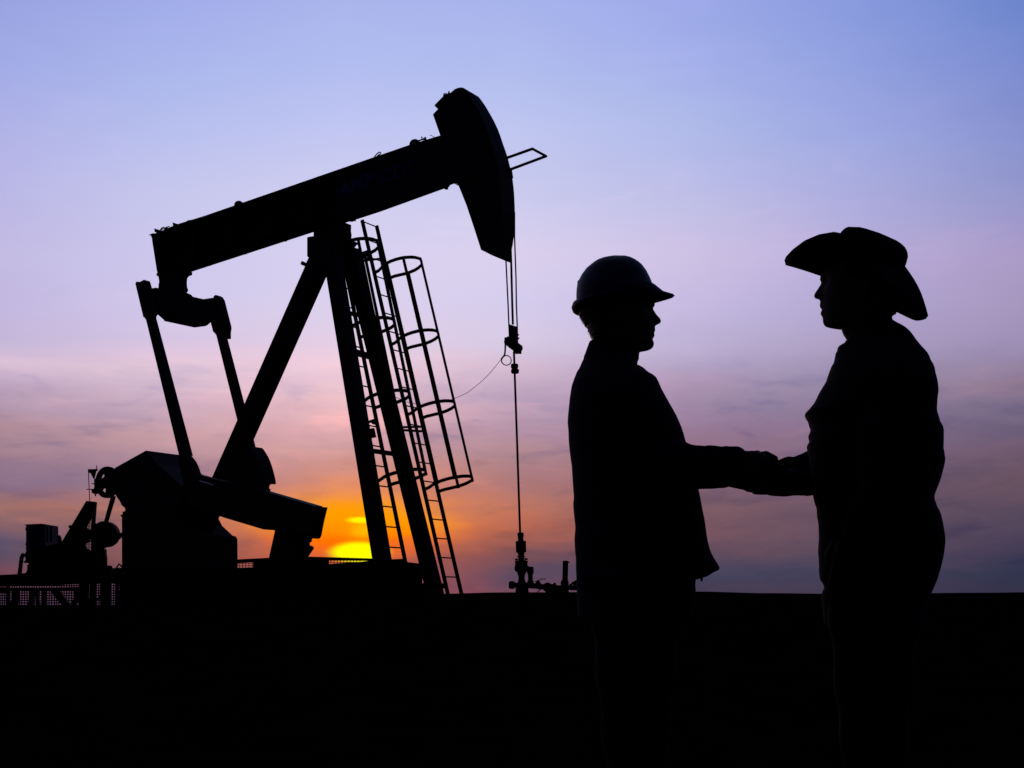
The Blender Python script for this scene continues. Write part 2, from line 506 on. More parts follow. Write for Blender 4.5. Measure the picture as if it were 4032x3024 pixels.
# lettering on the near face of the beam
def letters(txt, corners, off, xs=1.0):
    """corners: photo places of the word's lower left, lower right and upper left"""
    cu = bpy.data.curves.new('letters', 'FONT'); cu.body = txt; cu.size = 1; cu.offset = off; cu.extrude = 0.004
    cu.resolution_u = 4
    to = bpy.data.objects.new('letters', cu); COL.objects.link(to)
    bpy.context.view_layer.update()
    dg = bpy.context.evaluated_depsgraph_get()
    me = bpy.data.meshes.new_from_object(to.evaluated_get(dg))
    bpy.data.objects.remove(to)
    vx = [v.co.x for v in me.vertices]; vy = [v.co.y for v in me.vertices]
    x0, x1, y0, y1 = min(vx), max(vx), min(vy), max(vy)
    p0, p1, p2 = (sp(a, b, -0.195) for a, b in corners)
    for v in me.vertices:
        u = (v.co.x - x0) / (x1 - x0); w = (v.co.y - y0) / (y1 - y0); zz = v.co.z
        v.co = p0 + (p1 - p0) * u + (p2 - p0) * w - PP * (0.002 + zz)
    return me
KX = 420 / 2212.0
def TX(x, y): return (1300 + x * KX, 580 + y * KX)
me = letters('AMP', [TX(205, 1040), TX(900, 790), TX(175, 765)], 0.035)
o = link('lettering', me, 'lettering', wb); o['label'] = 'bold painted letters AMP'
me = letters('SCOT', [TX(985, 800), TX(1790, 520), TX(925, 535)], 0.004)
o = link('lettering', me, 'lettering', wb); o['label'] = 'thin painted letters SCOT'
# the plate the letters are painted on, between the flanges
bm = bmesh.new()
sslab(bm, [(1300, 682), (1790, 515), (1810, 715), (1330, 880)], -0.194, -0.186, False)
bm_obj('side_plate', bm, 'black_paint', wb)

# ---- horsehead
hh = D_([(485, 487), (424, 312), (465, 268), (447, 252), (436, 237), (516, 155), (558, 133), (568, 136), (600, 107), (625, 96), (650, 91),
         (672, 94), (692, 104), (722, 138), (760, 140), (778, 148), (795, 165), (822, 200), (850, 240), (875, 282), (900, 325), (926, 374),
         (950, 425), (968, 470), (985, 520), (1000, 565), (1018, 615), (1034, 665), (1048, 720), (1062, 770), (1072, 830), (1080, 890),
         (1086, 950), (1091, 1050), (1094, 1150), (1095, 1240), (1084, 1312), (1075, 1375), (1063, 1440), (1052, 1522), (1012, 1508),
         (980, 1496), (930, 1475), (817, 1418), (760, 1240), (700, 1060), (627, 877), (560, 860), (500, 560)])
bm = bmesh.new()
hh2 = [p for p in hh]
# two side plates, a curved face plate over the front and a filled back
sslab(bm, hh, -0.20, 0.20)
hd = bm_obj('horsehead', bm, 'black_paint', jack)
face = D_([(735, 150), (768, 158), (792, 182), (840, 248), (890, 332), (938, 428), (972, 520), (1004, 610)])
bm = bmesh.new()
pf = [sp(x - 14, y - 4, -0.205) for x, y in face]
for a, b in zip(pf, pf[1:]): beam(bm, a, b, 0.02, 0.012, PP)
o = bm_obj('lit_face_strip', bm, 'lettering', hd); o['label'] = 'lit edge of the curved face, its light put in as dark blue'  # bluish light on the curved front, put into the strip's colour
fit('end_plate', D_([(1071, 768), (1076, 800), (1081, 832), (1070, 838), (1062, 800)]), 0.2, 0.16, parent=hd)
bm = bmesh.new()
for x, y in D_([(517, 148), (531, 146), (556, 131)]):
    c = sp(x, y, -0.1); tube(bm, [c - PP * 0.02 - Vector((0, 0, .05)), c + Vector((0, 0, 0.012))], 0.011)
bm_obj('head_bolt', bm, 'dark_steel', hd)

# rope guard: a U frame standing out from the head
bm = bmesh.new()
gn = [sp(x, y, -0.23) for x, y in D_([(1020, 670), (1237, 593)])]
gf = [sp(x, y, 0.23) for x, y in D_([(1348, 653), (1045, 766)])]
tube(bm, gn + gf, 0.021, 8)
bm_obj('rope_guard', bm, 'dark_steel', hd)

# ---- bridle, carrier bar and polished rod
def cable(name, pts, s, r, mat='dark_steel'):
    bm = bmesh.new(); tube(bm, [sp(x, y, s) for x, y in pts], r, 8); return bm_obj(name, bm, mat, jack, smooth=True)
cable('bridle_cable', [(1989, 1000), (1992.5, 1032), (2000.6, 1200), (2003.7, 1277), (2006, 1330)], -0.13, 0.0105)
cable('bridle_cable', D_([(1091, 1110), (1091, 1312), (1103, 1659)]) + I_([(553, 0), (565, 320), (566, 380)]), 0.13, 0.0105)
bm = bmesh.new()
a = [sp(x, y, 0) for x, y in [(2011, 985), (2013, 1040), (2017, 1200), (2019.5, 1278)]]
for p, q in zip(a, a[1:]): beam(bm, p, q, 0.03, 0.012, PP)
bm_obj('bridle_strap', bm, 'dark_steel', jack)
cb = fit('rod_clamp_block', I_([(430, 322), (545, 318), (577, 332), (580, 470), (582, 560), (583, 700), (520, 795), (445, 790), (428, 700)]), -0.11, 0.11)
bm = bmesh.new()
lathe(bm, sp(1999, 1340, -0.14), sp(2044, 1376, 0.14), [(0, 0.05), (0.02, 0.068), (0.98, 0.068), (1, 0.05)], 16)
bm_obj('carrier_bar', bm, 'dark_steel', jack, smooth=True)
fit('cable_socket', I_([(355, 560), (365, 527), (400, 516), (430, 516), (436, 770), (400, 765), (380, 745), (368, 610)]), -0.16, -0.05, parent=cb)
fit('cable_socket', I_([(583, 655), (600, 658), (635, 670), (636, 802), (612, 806), (600, 798), (575, 806), (545, 808), (500, 790), (500, 700)]), 0.0, 0.10, parent=cb)
bm = bmesh.new()
for x, y in I_([(583, 490), (590, 548)]):
    b2 = bmesh.new(); box(b2, sp(x, y, 0), 0.02, 0.03, 0.02); bm_obj('clamp_bolt', b2, 'dark_steel', cb)
tube(bm, [sp(x, y, 0) for x, y in I_([(630, 672), (645, 668), (653, 676), (646, 685), (636, 682)])], 0.003, 5)
bm_obj('cotter_pin', bm, 'dark_steel', cb)
bm = bmesh.new()
tube(bm, [sp(x, y, -0.15) for x, y in I_([(372, 590), (372, 680), (368, 760), (362, 815), (345, 838), (322, 868), (304, 895)])], 0.0125)
bm_obj('load_sensor_arm', bm, 'dark_steel', cb)
bm = bmesh.new()
c = I_([(390, 908)])[0]; R = 79 * .2412
tube(bm, [sp(c[0] + R * math.cos(t), c[1] + R * math.sin(t), -0.15) for t in (2 * math.pi * k / 28 for k in range(28))], 0.0075, 6, closed=True)
tube(bm, [sp(c[0] + (R + 1.6) * math.cos(t), c[1] + (R + 1.6) * math.sin(t), -0.14) for t in (2.6 + 1.4 * k / 10 for k in range(11))], 0.005, 5)
bm_obj('cable_coil', bm, 'dark_steel', jack, smooth=True)
ROD_S = 0.0
bm = bmesh.new()
rp = [sp(2023.6, 1385, 0), sp(2036, 1740, 0), sp(2048.2, 2110, 0)]
tube(bm, rp, 0.0158, 10)
rod = bm_obj('polished_rod', bm, 'dark_steel', jack, smooth=True)
for (a, b) in (((465, 966), (580, 1042)), ((468, 1050), (592, 1122))):
    bm = bmesh.new()
    (x0, y0), (x1, y1) = I_([a, b]); xm = (x0 + x1) / 2; w = (x1 - x0) / 2 / 256 * 0.98
    lathe(bm, sp(xm, y0, 0), sp(xm, y1, 0), [(0, w * .85), (.15, w), (.8, w), (1, w * .8)], 10)
    bm_obj('rod_clamp', bm, 'dark_steel', rod)

# ---- Samson post
def leg(name, p0, p1, s0, s1, w, t, mat='black_paint'):
    a, b = sp(*p0, s0), sp(*p1, s1)
    d = (b - a).normalized()
    v = (PP - d * PP.dot(d)).normalized(); u = d.cross(v)
    bm = bmesh.new()
    beam(bm, a, b, w, t * 0.14, PP)                     # web plate and two flanges
    for k in (-1, 1):
        beam(bm, a + u * k * (w / 2 - 0.008), b + u * k * (w / 2 - 0.008), 0.018, t, PP)
    beam(bm, a, b, w - 0.02, t * 0.96, PP)              # boxed in
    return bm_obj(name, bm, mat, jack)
leg('post_leg', (1307, 1000), (1532, 2372), -0.22, -0.84, 0.205, 0.19)
leg('post_leg', (1380, 985), (1722, 2370), 0.22, 0.78, 0.198, 0.19)
leg('rear_post_leg', (1256, 1040), (760, 2160), 0.0, 0.0, 0.285, 0.22)
def cross(y, th, xa, xb, sa=-0.5, sb=0.5, yb=None):
    bm = bmesh.new(); beam(bm, sp(xa, y, sa), sp(xb, yb if yb else y, sb), th, 0.07, PB)
    return bm_obj('cross_brace', bm, 'black_paint', jack)
cross(1231, 0.055, 1360, 1425, -0.35, 0.3, 1243)
cross(1384, 0.085, 1385, 1465, -0.4, 0.4, 1406)
cross(1772, 0.062, 1440, 1600, -0.6, 0.6, 1794)
# small control box on the near leg
bm = bmesh.new(); c = sp(1459, 1707, -0.55); box(bm, c, 0.14, 0.10, 0.13, Matrix.Rotation(-0.2, 3, 'Y'))
bm_obj('switch_box', bm, 'dark_steel', jack)

# saddle bearing and post cap
sb = fit('saddle_bearing', C_([(372, 315), (372, 358), (330, 366), (325, 470), (780, 420), (787, 345), (780, 310), (783, 225), (757, 222),
                               (750, 212), (735, 210), (775, 195), (600, 200), (420, 290)]), -0.12, 0.12)
fit('post_cap', C_([(302, 370), (375, 357), (700, 330), (782, 402), (857, 432), (853, 450), (838, 460), (700, 640), (560, 700), (420, 720),
                    (290, 650), (318, 592), (302, 578)]), -0.14, 0.14)
bm = bmesh.new()
(X, Y), = C_([(262, 658)]); box(bm, sp(X, Y, 0), 0.07, 0.06, 0.05, Matrix.Rotation(0.4, 3, 'Y'))
bm_obj('cap_bolt', bm, 'dark_steel', sb)
for x, y in C_([(785, 186), (815, 180)]):
    bm = bmesh.new(); box(bm, sp(x, y, 0), 0.045, 0.05, 0.035); bm_obj('cap_bolt', bm, 'dark_steel', sb)

# ---- equalizer, its bearing and the two pitmans
fit('tail_bearing', B_([(455, 645), (480, 662), (488, 715), (480, 762), (482, 860), (600, 900), (790, 880), (790, 835), (803, 820), (803, 800),
                        (793, 778), (790, 720), (795, 680), (812, 658), (847, 645), (850, 600), (640, 560), (470, 610)]), -0.14, 0.14)
EQO = sp(750, 1210, 0)
bm = bmesh.new()
slab(bm, B_([(330, 780), (407, 775), (430, 775), (480, 787), (600, 810), (790, 838), (835, 857), (855, 880), (1000, 913), (1015, 906),
             (1033, 910), (1080, 890), (1120, 1100), (1048, 1160), (1015, 1190), (955, 1218), (918, 1226), (545, 1146), (540, 1133), (470, 1072),
             (380, 1060)]), EQO - PB * 0.12, PB, 0.24)
bm_obj('equalizer_beam', bm, 'black_paint', jack)
SN, SF = -1.02, 1.02
hl = B_([(228, 735), (237, 720), (254, 714), (272, 720), (318, 698), (322, 680), (334, 670), (346, 668), (368, 680), (388, 710),
         (407, 775), (475, 1075), (460, 1095), (455, 1180), (355, 1180), (348, 1140), (333, 1113), (315, 1100)])
bm = bmesh.new(); sslab(bm, hl, SN - 0.07, SN + 0.07); bm_obj('pitman_head', bm, 'black_paint', jack)
hr = B_([(1075, 900), (1083, 872), (1103, 859), (1127, 870), (1152, 908), (1225, 1195), (1226, 1215), (1219, 1262), (1219, 1330),
         (1120, 1330), (1110, 1300), (1095, 1278), (1076, 1262), (1048, 1160), (1106, 1145), (1113, 1149), (1142, 1135), (1132, 1097), (1105, 1117), (1106, 1143), (1046, 1158), (1000, 950), (1035, 912)])
bm = bmesh.new(); sslab(bm, hr, SF - 0.06, SF + 0.06, False)
bm_obj('pitman_head', bm, 'black_paint', jack)
def bar_between(name, l0, r0, l1, r1, y0, y1, s, t, parent=jack, mat='black_paint'):
    """a bar whose left and right edges cross the rows y0 and y1 at those places"""
    bm = bmesh.new(); sslab(bm, [(l0, y0), (r0, y0), (r1, y1), (l1, y1)], s - t / 2, s + t / 2)
    return bm_obj(name, bm, mat, parent)
bar_between('pitman_arm', 573, 615.5, 705, 760, 1252, 1795, SN, 0.12)
bar_between('pitman_arm', 849, 890, 965, 1012, 1310, 1780, SF, 0.11)

# ---- gear reducer and its pedestal
gr = fit('gear_reducer', A_([(1000, 315), (1352, 118), (1440, 130), (1545, 142), (1700, 320), (1900, 500), (1900, 700), (1600, 800), (1090, 700),
                             (1090, 668), (1060, 640), (1040, 600), (1022, 575), (1000, 540)]), -0.45, 0.45)
fit('pedestal', A_([(1050, 722), (1066, 722), (1070, 696), (1090, 690), (1900, 690)]) + H_([(250, 800), (288, 875), (388, 970), (412, 973), (425, 990), (431, 1005), (434, 1300), (434, 1750)])
    + A_([(1063, 1640), (1061, 740), (1050, 735)]), -0.5, 0.5)
# brake drum with spoke windows
def spoked(name, c, r, s, t, wins, mat='dark_steel', parent=jack, hub=0.28):
    """a flat wheel in the side plane; wins: list of (angle from, to) window sectors"""
    o = sp(c[0], c[1], s); rr = [0.0, hub, 0.42, 0.68, 0.86, 1.0]; n = 48
    bm = bmesh.new(); rings = []
    for side in (0, 1):
        rg = []
        for q in rr[1:]:
            rg.append([bm.verts.new(o + PP * (t * side) + (PB * math.cos(a) + Vector((0, 0, 1)) * math.sin(a)) * r * q)
                       for a in (2 * math.pi * k / n for k in range(n))])
        rings.append(rg)
    def openq(i, k):
        d = 360.0 * (k + 0.5) / n
        return i == 1 and any(a < d < b for a, b in wins)
    for k in range(n):
        j = (k + 1) % n
        for i in range(len(rr) - 2):
            if not openq(i, k):
                for side in (0, 1):
                    R0, R1 = rings[side][i], rings[side][i + 1]
                    bm.faces.new((R0[k], R0[j], R1[j], R1[k]))
        bm.faces.new((rings[0][-1][k], rings[0][-1][j], rings[1][-1][j], rings[1][-1][k]))
    for side in (0, 1): bm.faces.new(rings[side][0])
    for i in (1,):
        for k in range(n):
            if openq(i, k):
                for (q0, q1) in (((i, k), (i, (k + 1) % n)), ((i + 1, k), (i + 1, (k + 1) % n)),):
                    bm.faces.new((rings[0][q0[0]][q0[1]], rings[0][q1[0]][q1[1]], rings[1][q1[0]][q1[1]], rings[1][q0[0]][q0[1]]))
                if not openq(i, (k - 1) % n):
                    bm.faces.new((rings[0][i][k], rings[0][i + 1][k], rings[1][i + 1][k], rings[1][i][k]))
                if not openq(i, (k + 1) % n):
                    j = (k + 1) % n
                    bm.faces.new((rings[0][i][j], rings[0][i + 1][j], rings[1][i + 1][j], rings[1][i][j]))
    return bm_obj(name, bm, mat, parent)
bc = A_([(935, 440)])[0]
bd = spoked('brake_drum', (bc[0] - 4, bc[1]), 0.268, -0.12, 0.05, [(112, 152), (222, 262)])
fit('brake_band', A_([(818, 420), (832, 395), (850, 352), (862, 352), (850, 385), (846, 440), (850, 500), (862, 540), (848, 540), (832, 565), (820, 540), (800, 535), (795, 505), (815, 500), (820, 480)]), -0.12, -0.06, parent=bd, ) 
bm = bmesh.new()
sslab(bm, A_([(765, 326), (845, 324), (858, 332), (840, 345), (822, 418), (818, 420), (780, 345), (775, 365), (766, 355)]), -0.10, -0.07)
tube(bm, [sp(x, y, -0.08) for x, y in A_([(843, 330), (842, 294)])], 0.008)
tube(bm, [sp(x, y, -0.08) for x, y in A_([(771, 345), (774, 440), (777, 500), (781, 604)])], 0.0075)
tube(bm, [sp(x, y, -0.08) for x, y in A_([(755, 501), (815, 501)])], 0.008)
tube(bm, [sp(x, y, -0.08) for x, y in A_([(797, 453), (822, 453)])], 0.008)
tube(bm, [sp(x, y, -0.08) for x, y in A_([(832, 540), (831, 562)])], 0.012)
bm_obj('brake_linkage', bm, 'dark_steel', bd)
bar_between('brake_strut', *[p for p in (A_([(966, 0)])[0][0], A_([(1012, 0)])[0][0], A_([(900, 0)])[0][0], A_([(941, 0)])[0][0])], A_([(0, 560)])[0][1], A_([(0, 800)])[0][1], 0.1, 0.06)

# ---- cranks and counterweights
cr = fit('crank_arm', A_([(1600, 180), (1665, 205), (1690, 235), (1712, 265), (1728, 298), (1740, 330), (1752, 370)]) +
         [(845, 1882), (1064, 1936), (1263, 1995), (1290, 1998), (1270, 2080), (1258, 2100), (1170, 2100), (1078, 2088), (1037, 2085), (884, 2039), (740, 1990), (700, 1800)], -1.22, -1.06)
bm = bmesh.new(); sslab(bm, [(1064, 1934), (1266, 1992.5), (1266, 1997.5), (1064, 1941)], -1.24, -1.222, False)
bm_obj('machined_edge', bm, 'galvanised', cr)
bm = bmesh.new(); sslab(bm, A_([(1734, 421), (1856, 456), (1856, 468), (1742, 434)]), -1.232, -1.222, False)
bm_obj('machined_edge', bm, 'galvanised', cr)
fit('counterweight', H_([(480, 150), (560, 130), (605, 125), (635, 131), (662, 145), (684, 168), (702, 196), (724, 232), (742, 272), (758, 315), (772, 362),
                         (784, 410), (792, 445), (797, 475), (796, 488), (788, 491), (752, 490), (742, 496), (736, 510), (734, 528), (747, 534), (744, 560), (400, 720), (330, 520), (380, 300)]), -1.05, -0.75)
fit('counterweight', H_([(785, 932), (800, 760), (1000, 680), (1270, 712), (1250, 820), (1228, 935), (1222, 968), (1212, 988), (1198, 1000), (1168, 998), (1135, 995), (1130, 1028), (1113, 1034),
                         (1114, 1058), (1138, 1066), (1152, 1078), (1150, 1092), (1125, 1128), (1096, 1170), (1096, 1300), (700, 1300), (733, 1168)]), -1.05, -0.75)
fit('crank_arm', [(960, 1850), (1030, 1850), (1064, 1945), (1263, 2004), (1250, 2060), (1060, 2060), (900, 1960)], 0.98, 1.1)

# ---- ladders with safety cages
UPZ = Vector((0, 0, 1))
def ladder(cl_top, cl_bot, s, rung_from, rung_to, hoops, cage_to, strap_angles, label):
    a, b = sp(*cl_top, s), sp(*cl_bot, s)
    d = (b - a).normalized(); L = (b - a).length
    n = PP.cross(d).normalized()
    if n.dot(PB) < 0: n = -n
    W = 0.195
    bm = bmesh.new()
    for k in (-1, 1):
        beam(bm, a + PP * W * k, b + PP * W * k, 0.056, 0.026, PP)
    lad = bm_obj('ladder', bm, 'dark_steel', jack); lad['label'] = label
    # rungs share one mesh
    bm = bmesh.new(); tube(bm, [-PP * W, PP * W], 0.0105, 6); me = bpy.data.meshes.new('rung'); bm.to_mesh(me); bm.free()
    me.materials.append(M['dark_steel'])
    t = rung_from
    while t < min(L, rung_to):
        r = bpy.data.objects.new('rung', me); COL.objects.link(r); r.parent = lad; r.location = a + d * t; t += 0.305
    R = 0.333
    for (h) in hoops:
        c0 = a + d * h
        path = [c0 - PP * (W + 0.01), c0 - PP * (W + 0.02) + n * 0.10]
        for k in range(19):
            th = math.radians(-128 + 256 * k / 18)
            path.append(c0 + n * (0.392 + R * math.cos(th)) + PP * (R * math.sin(th)))
        path += [c0 + PP * (W + 0.02) + n * 0.10, c0 + PP * (W + 0.01)]
        bm = bmesh.new()
        for p, q in zip(path, path[1:]):
            beam(bm, p - (q - p).normalized() * 0.004, q + (q - p).normalized() * 0.004, 0.050, 0.012, ((q - p).cross(d)).normalized())
        bm_obj('cage_hoop', bm, 'dark_steel', lad)
    for th in strap_angles:
        th = math.radians(th)
        o = n * (0.392 + (R + 0.008) * math.cos(th)) + PP * ((R + 0.008) * math.sin(th))
        bm = bmesh.new()
        ax = (n * math.cos(th) + PP * math.sin(th)).normalized()
        beam(bm, a + d * (hoops[0] - 0.02) + o, a + d * (hoops[-1] + 0.03) + o, 0.042, 0.024, ax)
        bm_obj('cage_strap', bm, 'dark_steel', lad)
    return lad, a, d, n
def cl_len(p0, p1, y, s):
    x = p0[0] + (p1[0] - p0[0]) * (y - p0[1]) / (p1[1] - p0[1])
    return (sp(x, y, s) - sp(*p0, s)).length
LB0, LB1, LBS = (1454.5, 878), (1792, 2345), 0.78
hB = [cl_len(LB0, LB1, y, LBS) for y in (1086, 1367, 1641, 1932)]
ladder(LB0, LB1, LBS, 0.02, 99, hB, None, (-98, -50, 8, 50, 106), 'outer caged ladder on the side of the post towards the well')
LA0, LA1, LAS = (1312, 965), (1593, 2345), -0.72
hA = [cl_len(LA0, LA1, y, LAS) for y in (1015, 1320, 1600, 1905)]
ladder(LA0, LA1, LAS, 0.04, 99, hA, None, (-98, -50, 8, 50, 106), 'inner caged ladder between the front legs of the post')
# ladder brackets
bm = bmesh.new()
for p in (((785, 780), (1005, 775)), ((800, 812), (1005, 825)),):
    (x0, y0), (x1, y1) = F_(p); beam(bm, sp(x0, y0, 0.55), sp(x1, y1, 0.95), 0.035, 0.03, PB)
bm_obj('ladder_bracket', bm, 'dark_steel', jack)
bm = bmesh.new()
for p in (((880, 550), (970, 520)), ((890, 590), (1000, 610)), ((895, 630), (1130, 600)), ((940, 560), (1000, 590))):
    (x0, y0), (x1, y1) = C_(p); beam(bm, sp(x0, y0, 0.4), sp(x1, y1, 0.8), 0.035, 0.03, PB)
bm_obj('ladder_bracket', bm, 'dark_steel', jack)
bm = bmesh.new()
for p in (((405, 730), (515, 690)), ((460, 728), (515, 748))):
    (x0, y0), (x1, y1) = F_(p); beam(bm, sp(x0, y0, -0.7), sp(x1, y1, -0.5), 0.035, 0.03, PB)
bm_obj('ladder_bracket', bm, 'dark_steel', jack)

# ---- skid base under the machine
bm = bmesh.new()
for s in (-1.0, 1.0):
    p0, p1 = sp(470, 2330, s), sp(1690, 2345, s)
    p0.z = p1.z = CZ + 0.10
    beam(bm, p0, p1, 0.3, 0.2, PP)
bm_obj('skid_beam', bm, 'black_paint', jack)

# ================================================================== loose cable from the ladder to the rod
cd = bmesh.new()
cpts = [(1500, 1535), (1540, 1554), (1562, 1565.7), (1611, 1586), (1662, 1594), (1712, 1590), (1750, 1582), (1788, 1570), (1816, 1558), (1842.6, 1544.7), (1872, 1522),
        (1900, 1498), (1920, 1479), (1936, 1460.5), (1953, 1440), (1971, 1417)]
n = len(cpts)
tube(cd, [sp(x, y, 0.3 + (-0.15 - 0.3) * i / (n - 1)) for i, (x, y) in enumerate(cpts)], 0.0042, 6)
o = bm_obj('signal_cable', cd, 'rope', smooth=True)
tag(o, 'thin brown cable sagging between the ladder cage and the polished rod', 'cable')

# ================================================================== wellhead
WY = sp(2050, 2300, 0).y
def wp(px, py, dy=0.0): return at_depth(px, py, WY + dy)
def flat(bm, pts, dy0, t, inset=True): slab(bm, pts, wp(2050, 2300, dy0), Vector((0, 1, 0)), t, inset)
wb0 = wp(2055, 2335)
well = thing('wellhead', 'wellhead with stuffing box, side valve and elbow under the polished rod', 'wellhead', (wb0.x, wb0.y, ground_z(wb0.x, wb0.y)))
def turned(name, prof, parent=well, mat='dark_steel', dy=0.0, seg=20):
    """prof: rows (zoom y, left x, right x) of a round body, in J coordinates"""
    (x0, y0), = J_([((prof[0][1] + prof[0][2]) / 2, prof[0][0])]); (x1, y1), = J_([((prof[-1][1] + prof[-1][2]) / 2, prof[-1][0])])
    p0, p1 = wp(x0, y0, dy), wp(x1, y1, dy); Lz = prof[-1][0] - prof[0][0]
    pr = [((y - prof[0][0]) / Lz, (r - l) / 2 * .2110 / F * (WY + dy)) for y, l, r in prof]
    bm = bmesh.new(); lathe(bm, p0, p1, pr, seg); return bm_obj(name, bm, mat, parent, smooth=False)
turned('stuffing_box', [(224, 655, 762), (230, 648, 768), (290, 650, 768), (302, 658, 764), (345, 660, 762), (374, 656, 769), (378, 650, 772), (384, 617, 806),
                        (392, 615, 808), (560, 620, 814), (585, 622, 814), (604, 655, 785), (640, 664, 775), (652, 668, 776)])
turned('flange', [(650, 672, 772), (656, 650, 790), (668, 646, 796), (682, 648, 794), (686, 668, 780), (745, 668, 775)])
turned('valve_body', [(742, 640, 806), (752, 600, 844), (766, 599, 845), (800, 608, 840), (835, 608, 845), (852, 600, 850), (870, 592, 852), (920, 594, 850), (944, 612, 838), (960, 640, 815),
                      (990, 656, 806), (1020, 664, 800), (1035, 680, 790), (1048, 675, 797), (1110, 678, 800), (1122, 660, 802), (1160, 655, 806)])
for sgn, pts in ((-1, [(598, 722), (612, 712), (628, 703), (648, 703), (664, 712), (664, 730), (650, 745), (606, 742)]),
                 (1, [(776, 712), (792, 697), (812, 694), (826, 702), (848, 712), (846, 730), (820, 736), (790, 745)])):
    bm = bmesh.new(); flat(bm, J_(pts), -0.04, 0.08); bm_obj('wing_nut', bm, 'dark_steel', well)
turned('casing_head', [(1156, 642, 806), (1162, 640, 862), (1268, 640, 862), (1272, 622, 868), (1340, 622, 870), (1420, 622, 870)])
bm = bmesh.new()
(ax, ay), (bx, by) = J_([(488, 1198), (650, 1205)])
k_ = .2110 / F * WY
lathe(bm, wp(ax, ay), wp(bx, by), [(0, 45 * k_), (.04, 62 * k_), (.2, 74 * k_), (.5, 76 * k_), (.62, 66 * k_), (.72, 54 * k_), (.9, 48 * k_), (1, 46 * k_)], 18)
bm_obj('side_valve', bm, 'dark_steel', well)
turned('elbow_pipe', [(868, 830, 950), (980, 830, 954), (1000, 848, 942), (1110, 852, 940), (1128, 836, 952), (1165, 836, 956), (1235, 842, 950)])
bm = bmesh.new()
flat(bm, J_([(800, 850), (850, 845), (870, 856), (888, 852), (905, 866), (920, 854), (940, 860), (952, 880), (955, 905), (952, 990), (900, 1000), (840, 990), (826, 950), (800, 1000), (760, 930)]), -0.06, 0.12)
bm_obj('elbow', bm, 'dark_steel', well)

# flow line with its ball valve, union and vent pipe
flow = thing('flow_line', 'low flow pipe with a lever valve running right from the wellhead', 'pipe', (wp(2140, 2335).x, WY, ground_z(wp(2140, 0).x, WY)))
bm = bmesh.new()
pp = [wp(*p) for p in J_([(760, 1218), (1100, 1230), (1300, 1240), (1480, 1250), (1760, 1250), (2300, 1262), (3300, 1300)])]
tube(bm, pp, 43 * k_, 12)
bm_obj('pipe', bm, 'rust', flow, smooth=True)
bm = bmesh.new()
flat(bm, J_([(940, 1180), (942, 1130), (956, 1150), (962, 1168), (985, 1166), (1000, 1145), (1012, 1118), (1030, 1106), (1058, 1110), (1068, 1140), (1084, 1152),
             (1090, 1172), (1114, 1186), (1150, 1178), (1162, 1180), (1162, 1290), (1080, 1284), (1030, 1280), (990, 1270), (940, 1272)]), -0.05, 0.10)
vb = bm_obj('ball_valve', bm, 'dark_steel', flow)
bm = bmesh.new()
tube(bm, [wp(x, y, -0.03) for x, y in J_([(975, 1137), (1000, 1138), (1030, 1122), (1060, 1118), (1082, 1098), (1104, 1087), (1180, 1090)])], 8.5 * k_, 7)
bm_obj('valve_lever', bm, 'dark_steel', vb)
bm = bmesh.new()
flat(bm, J_([(1150, 1300), (1150, 1180), (1176, 1162), (1200, 1153), (1228, 1153), (1256, 1164), (1284, 1184), (1318, 1180), (1328, 1160), (1342, 1155), (1364, 1162),
             (1372, 1172), (1372, 1196), (1400, 1205), (1450, 1210), (1500, 1212), (1500, 1400), (1180, 1400), (1170, 1320)]), -0.05, 0.10)
bm_obj('union', bm, 'dark_steel', flow)
bm = bmesh.new()
tube(bm, [wp(x, y) for x, y in J_([(1020, 1335), (1090, 1280)])], 9 * k_, 6); tube(bm, [wp(x, y, 0.02) for x, y in J_([(1130, 1275), (1185, 1330)])], 9 * k_, 6)
bm_obj('pipe_stand', bm, 'dark_steel', flow)
bm = bmesh.new()
flat(bm, J_([(1610, 1215), (1622, 1196), (1632, 1180), (1655, 1172), (1665, 1150), (1680, 1142), (1715, 1130), (1735, 1108), (1800, 1090), (1900, 1100), (1900, 1300), (1640, 1300), (1700, 1232), (1706, 1215), (1696, 1196), (1676, 1194), (1670, 1212), (1684, 1230), (1640, 1290), (1612, 1260)]), -0.05, 0.10, False)
bm_obj('check_valve', bm, 'dark_steel', flow)
vent = thing('vent_pipe', 'short upright capped pipe standing between the wellhead and the man in the hard hat', 'pipe', (wp(2222, 2335).x, WY, ground_z(wp(2222, 0).x, WY)))
turned('pipe', [(765, 1496, 1600), (1120, 1481, 1588), (1215, 1478, 1588), (1420, 1478, 1588)], vent)
bm = bmesh.new()
flat(bm, J_([(1495, 778), (1495, 760), (1503, 748), (1530, 746), (1575, 747), (1596, 754), (1606, 764), (1634, 771), (1630, 781), (1612, 784), (1602, 790)]), -0.06, 0.12)
bm_obj('cap', bm, 'dark_steel', vent)
turned('collar', [(1105, 1478, 1588), (1125, 1458, 1598), (1165, 1455, 1606), (1172, 1462, 1612), (1215, 1460, 1612), (1420, 1460, 1612)], vent)

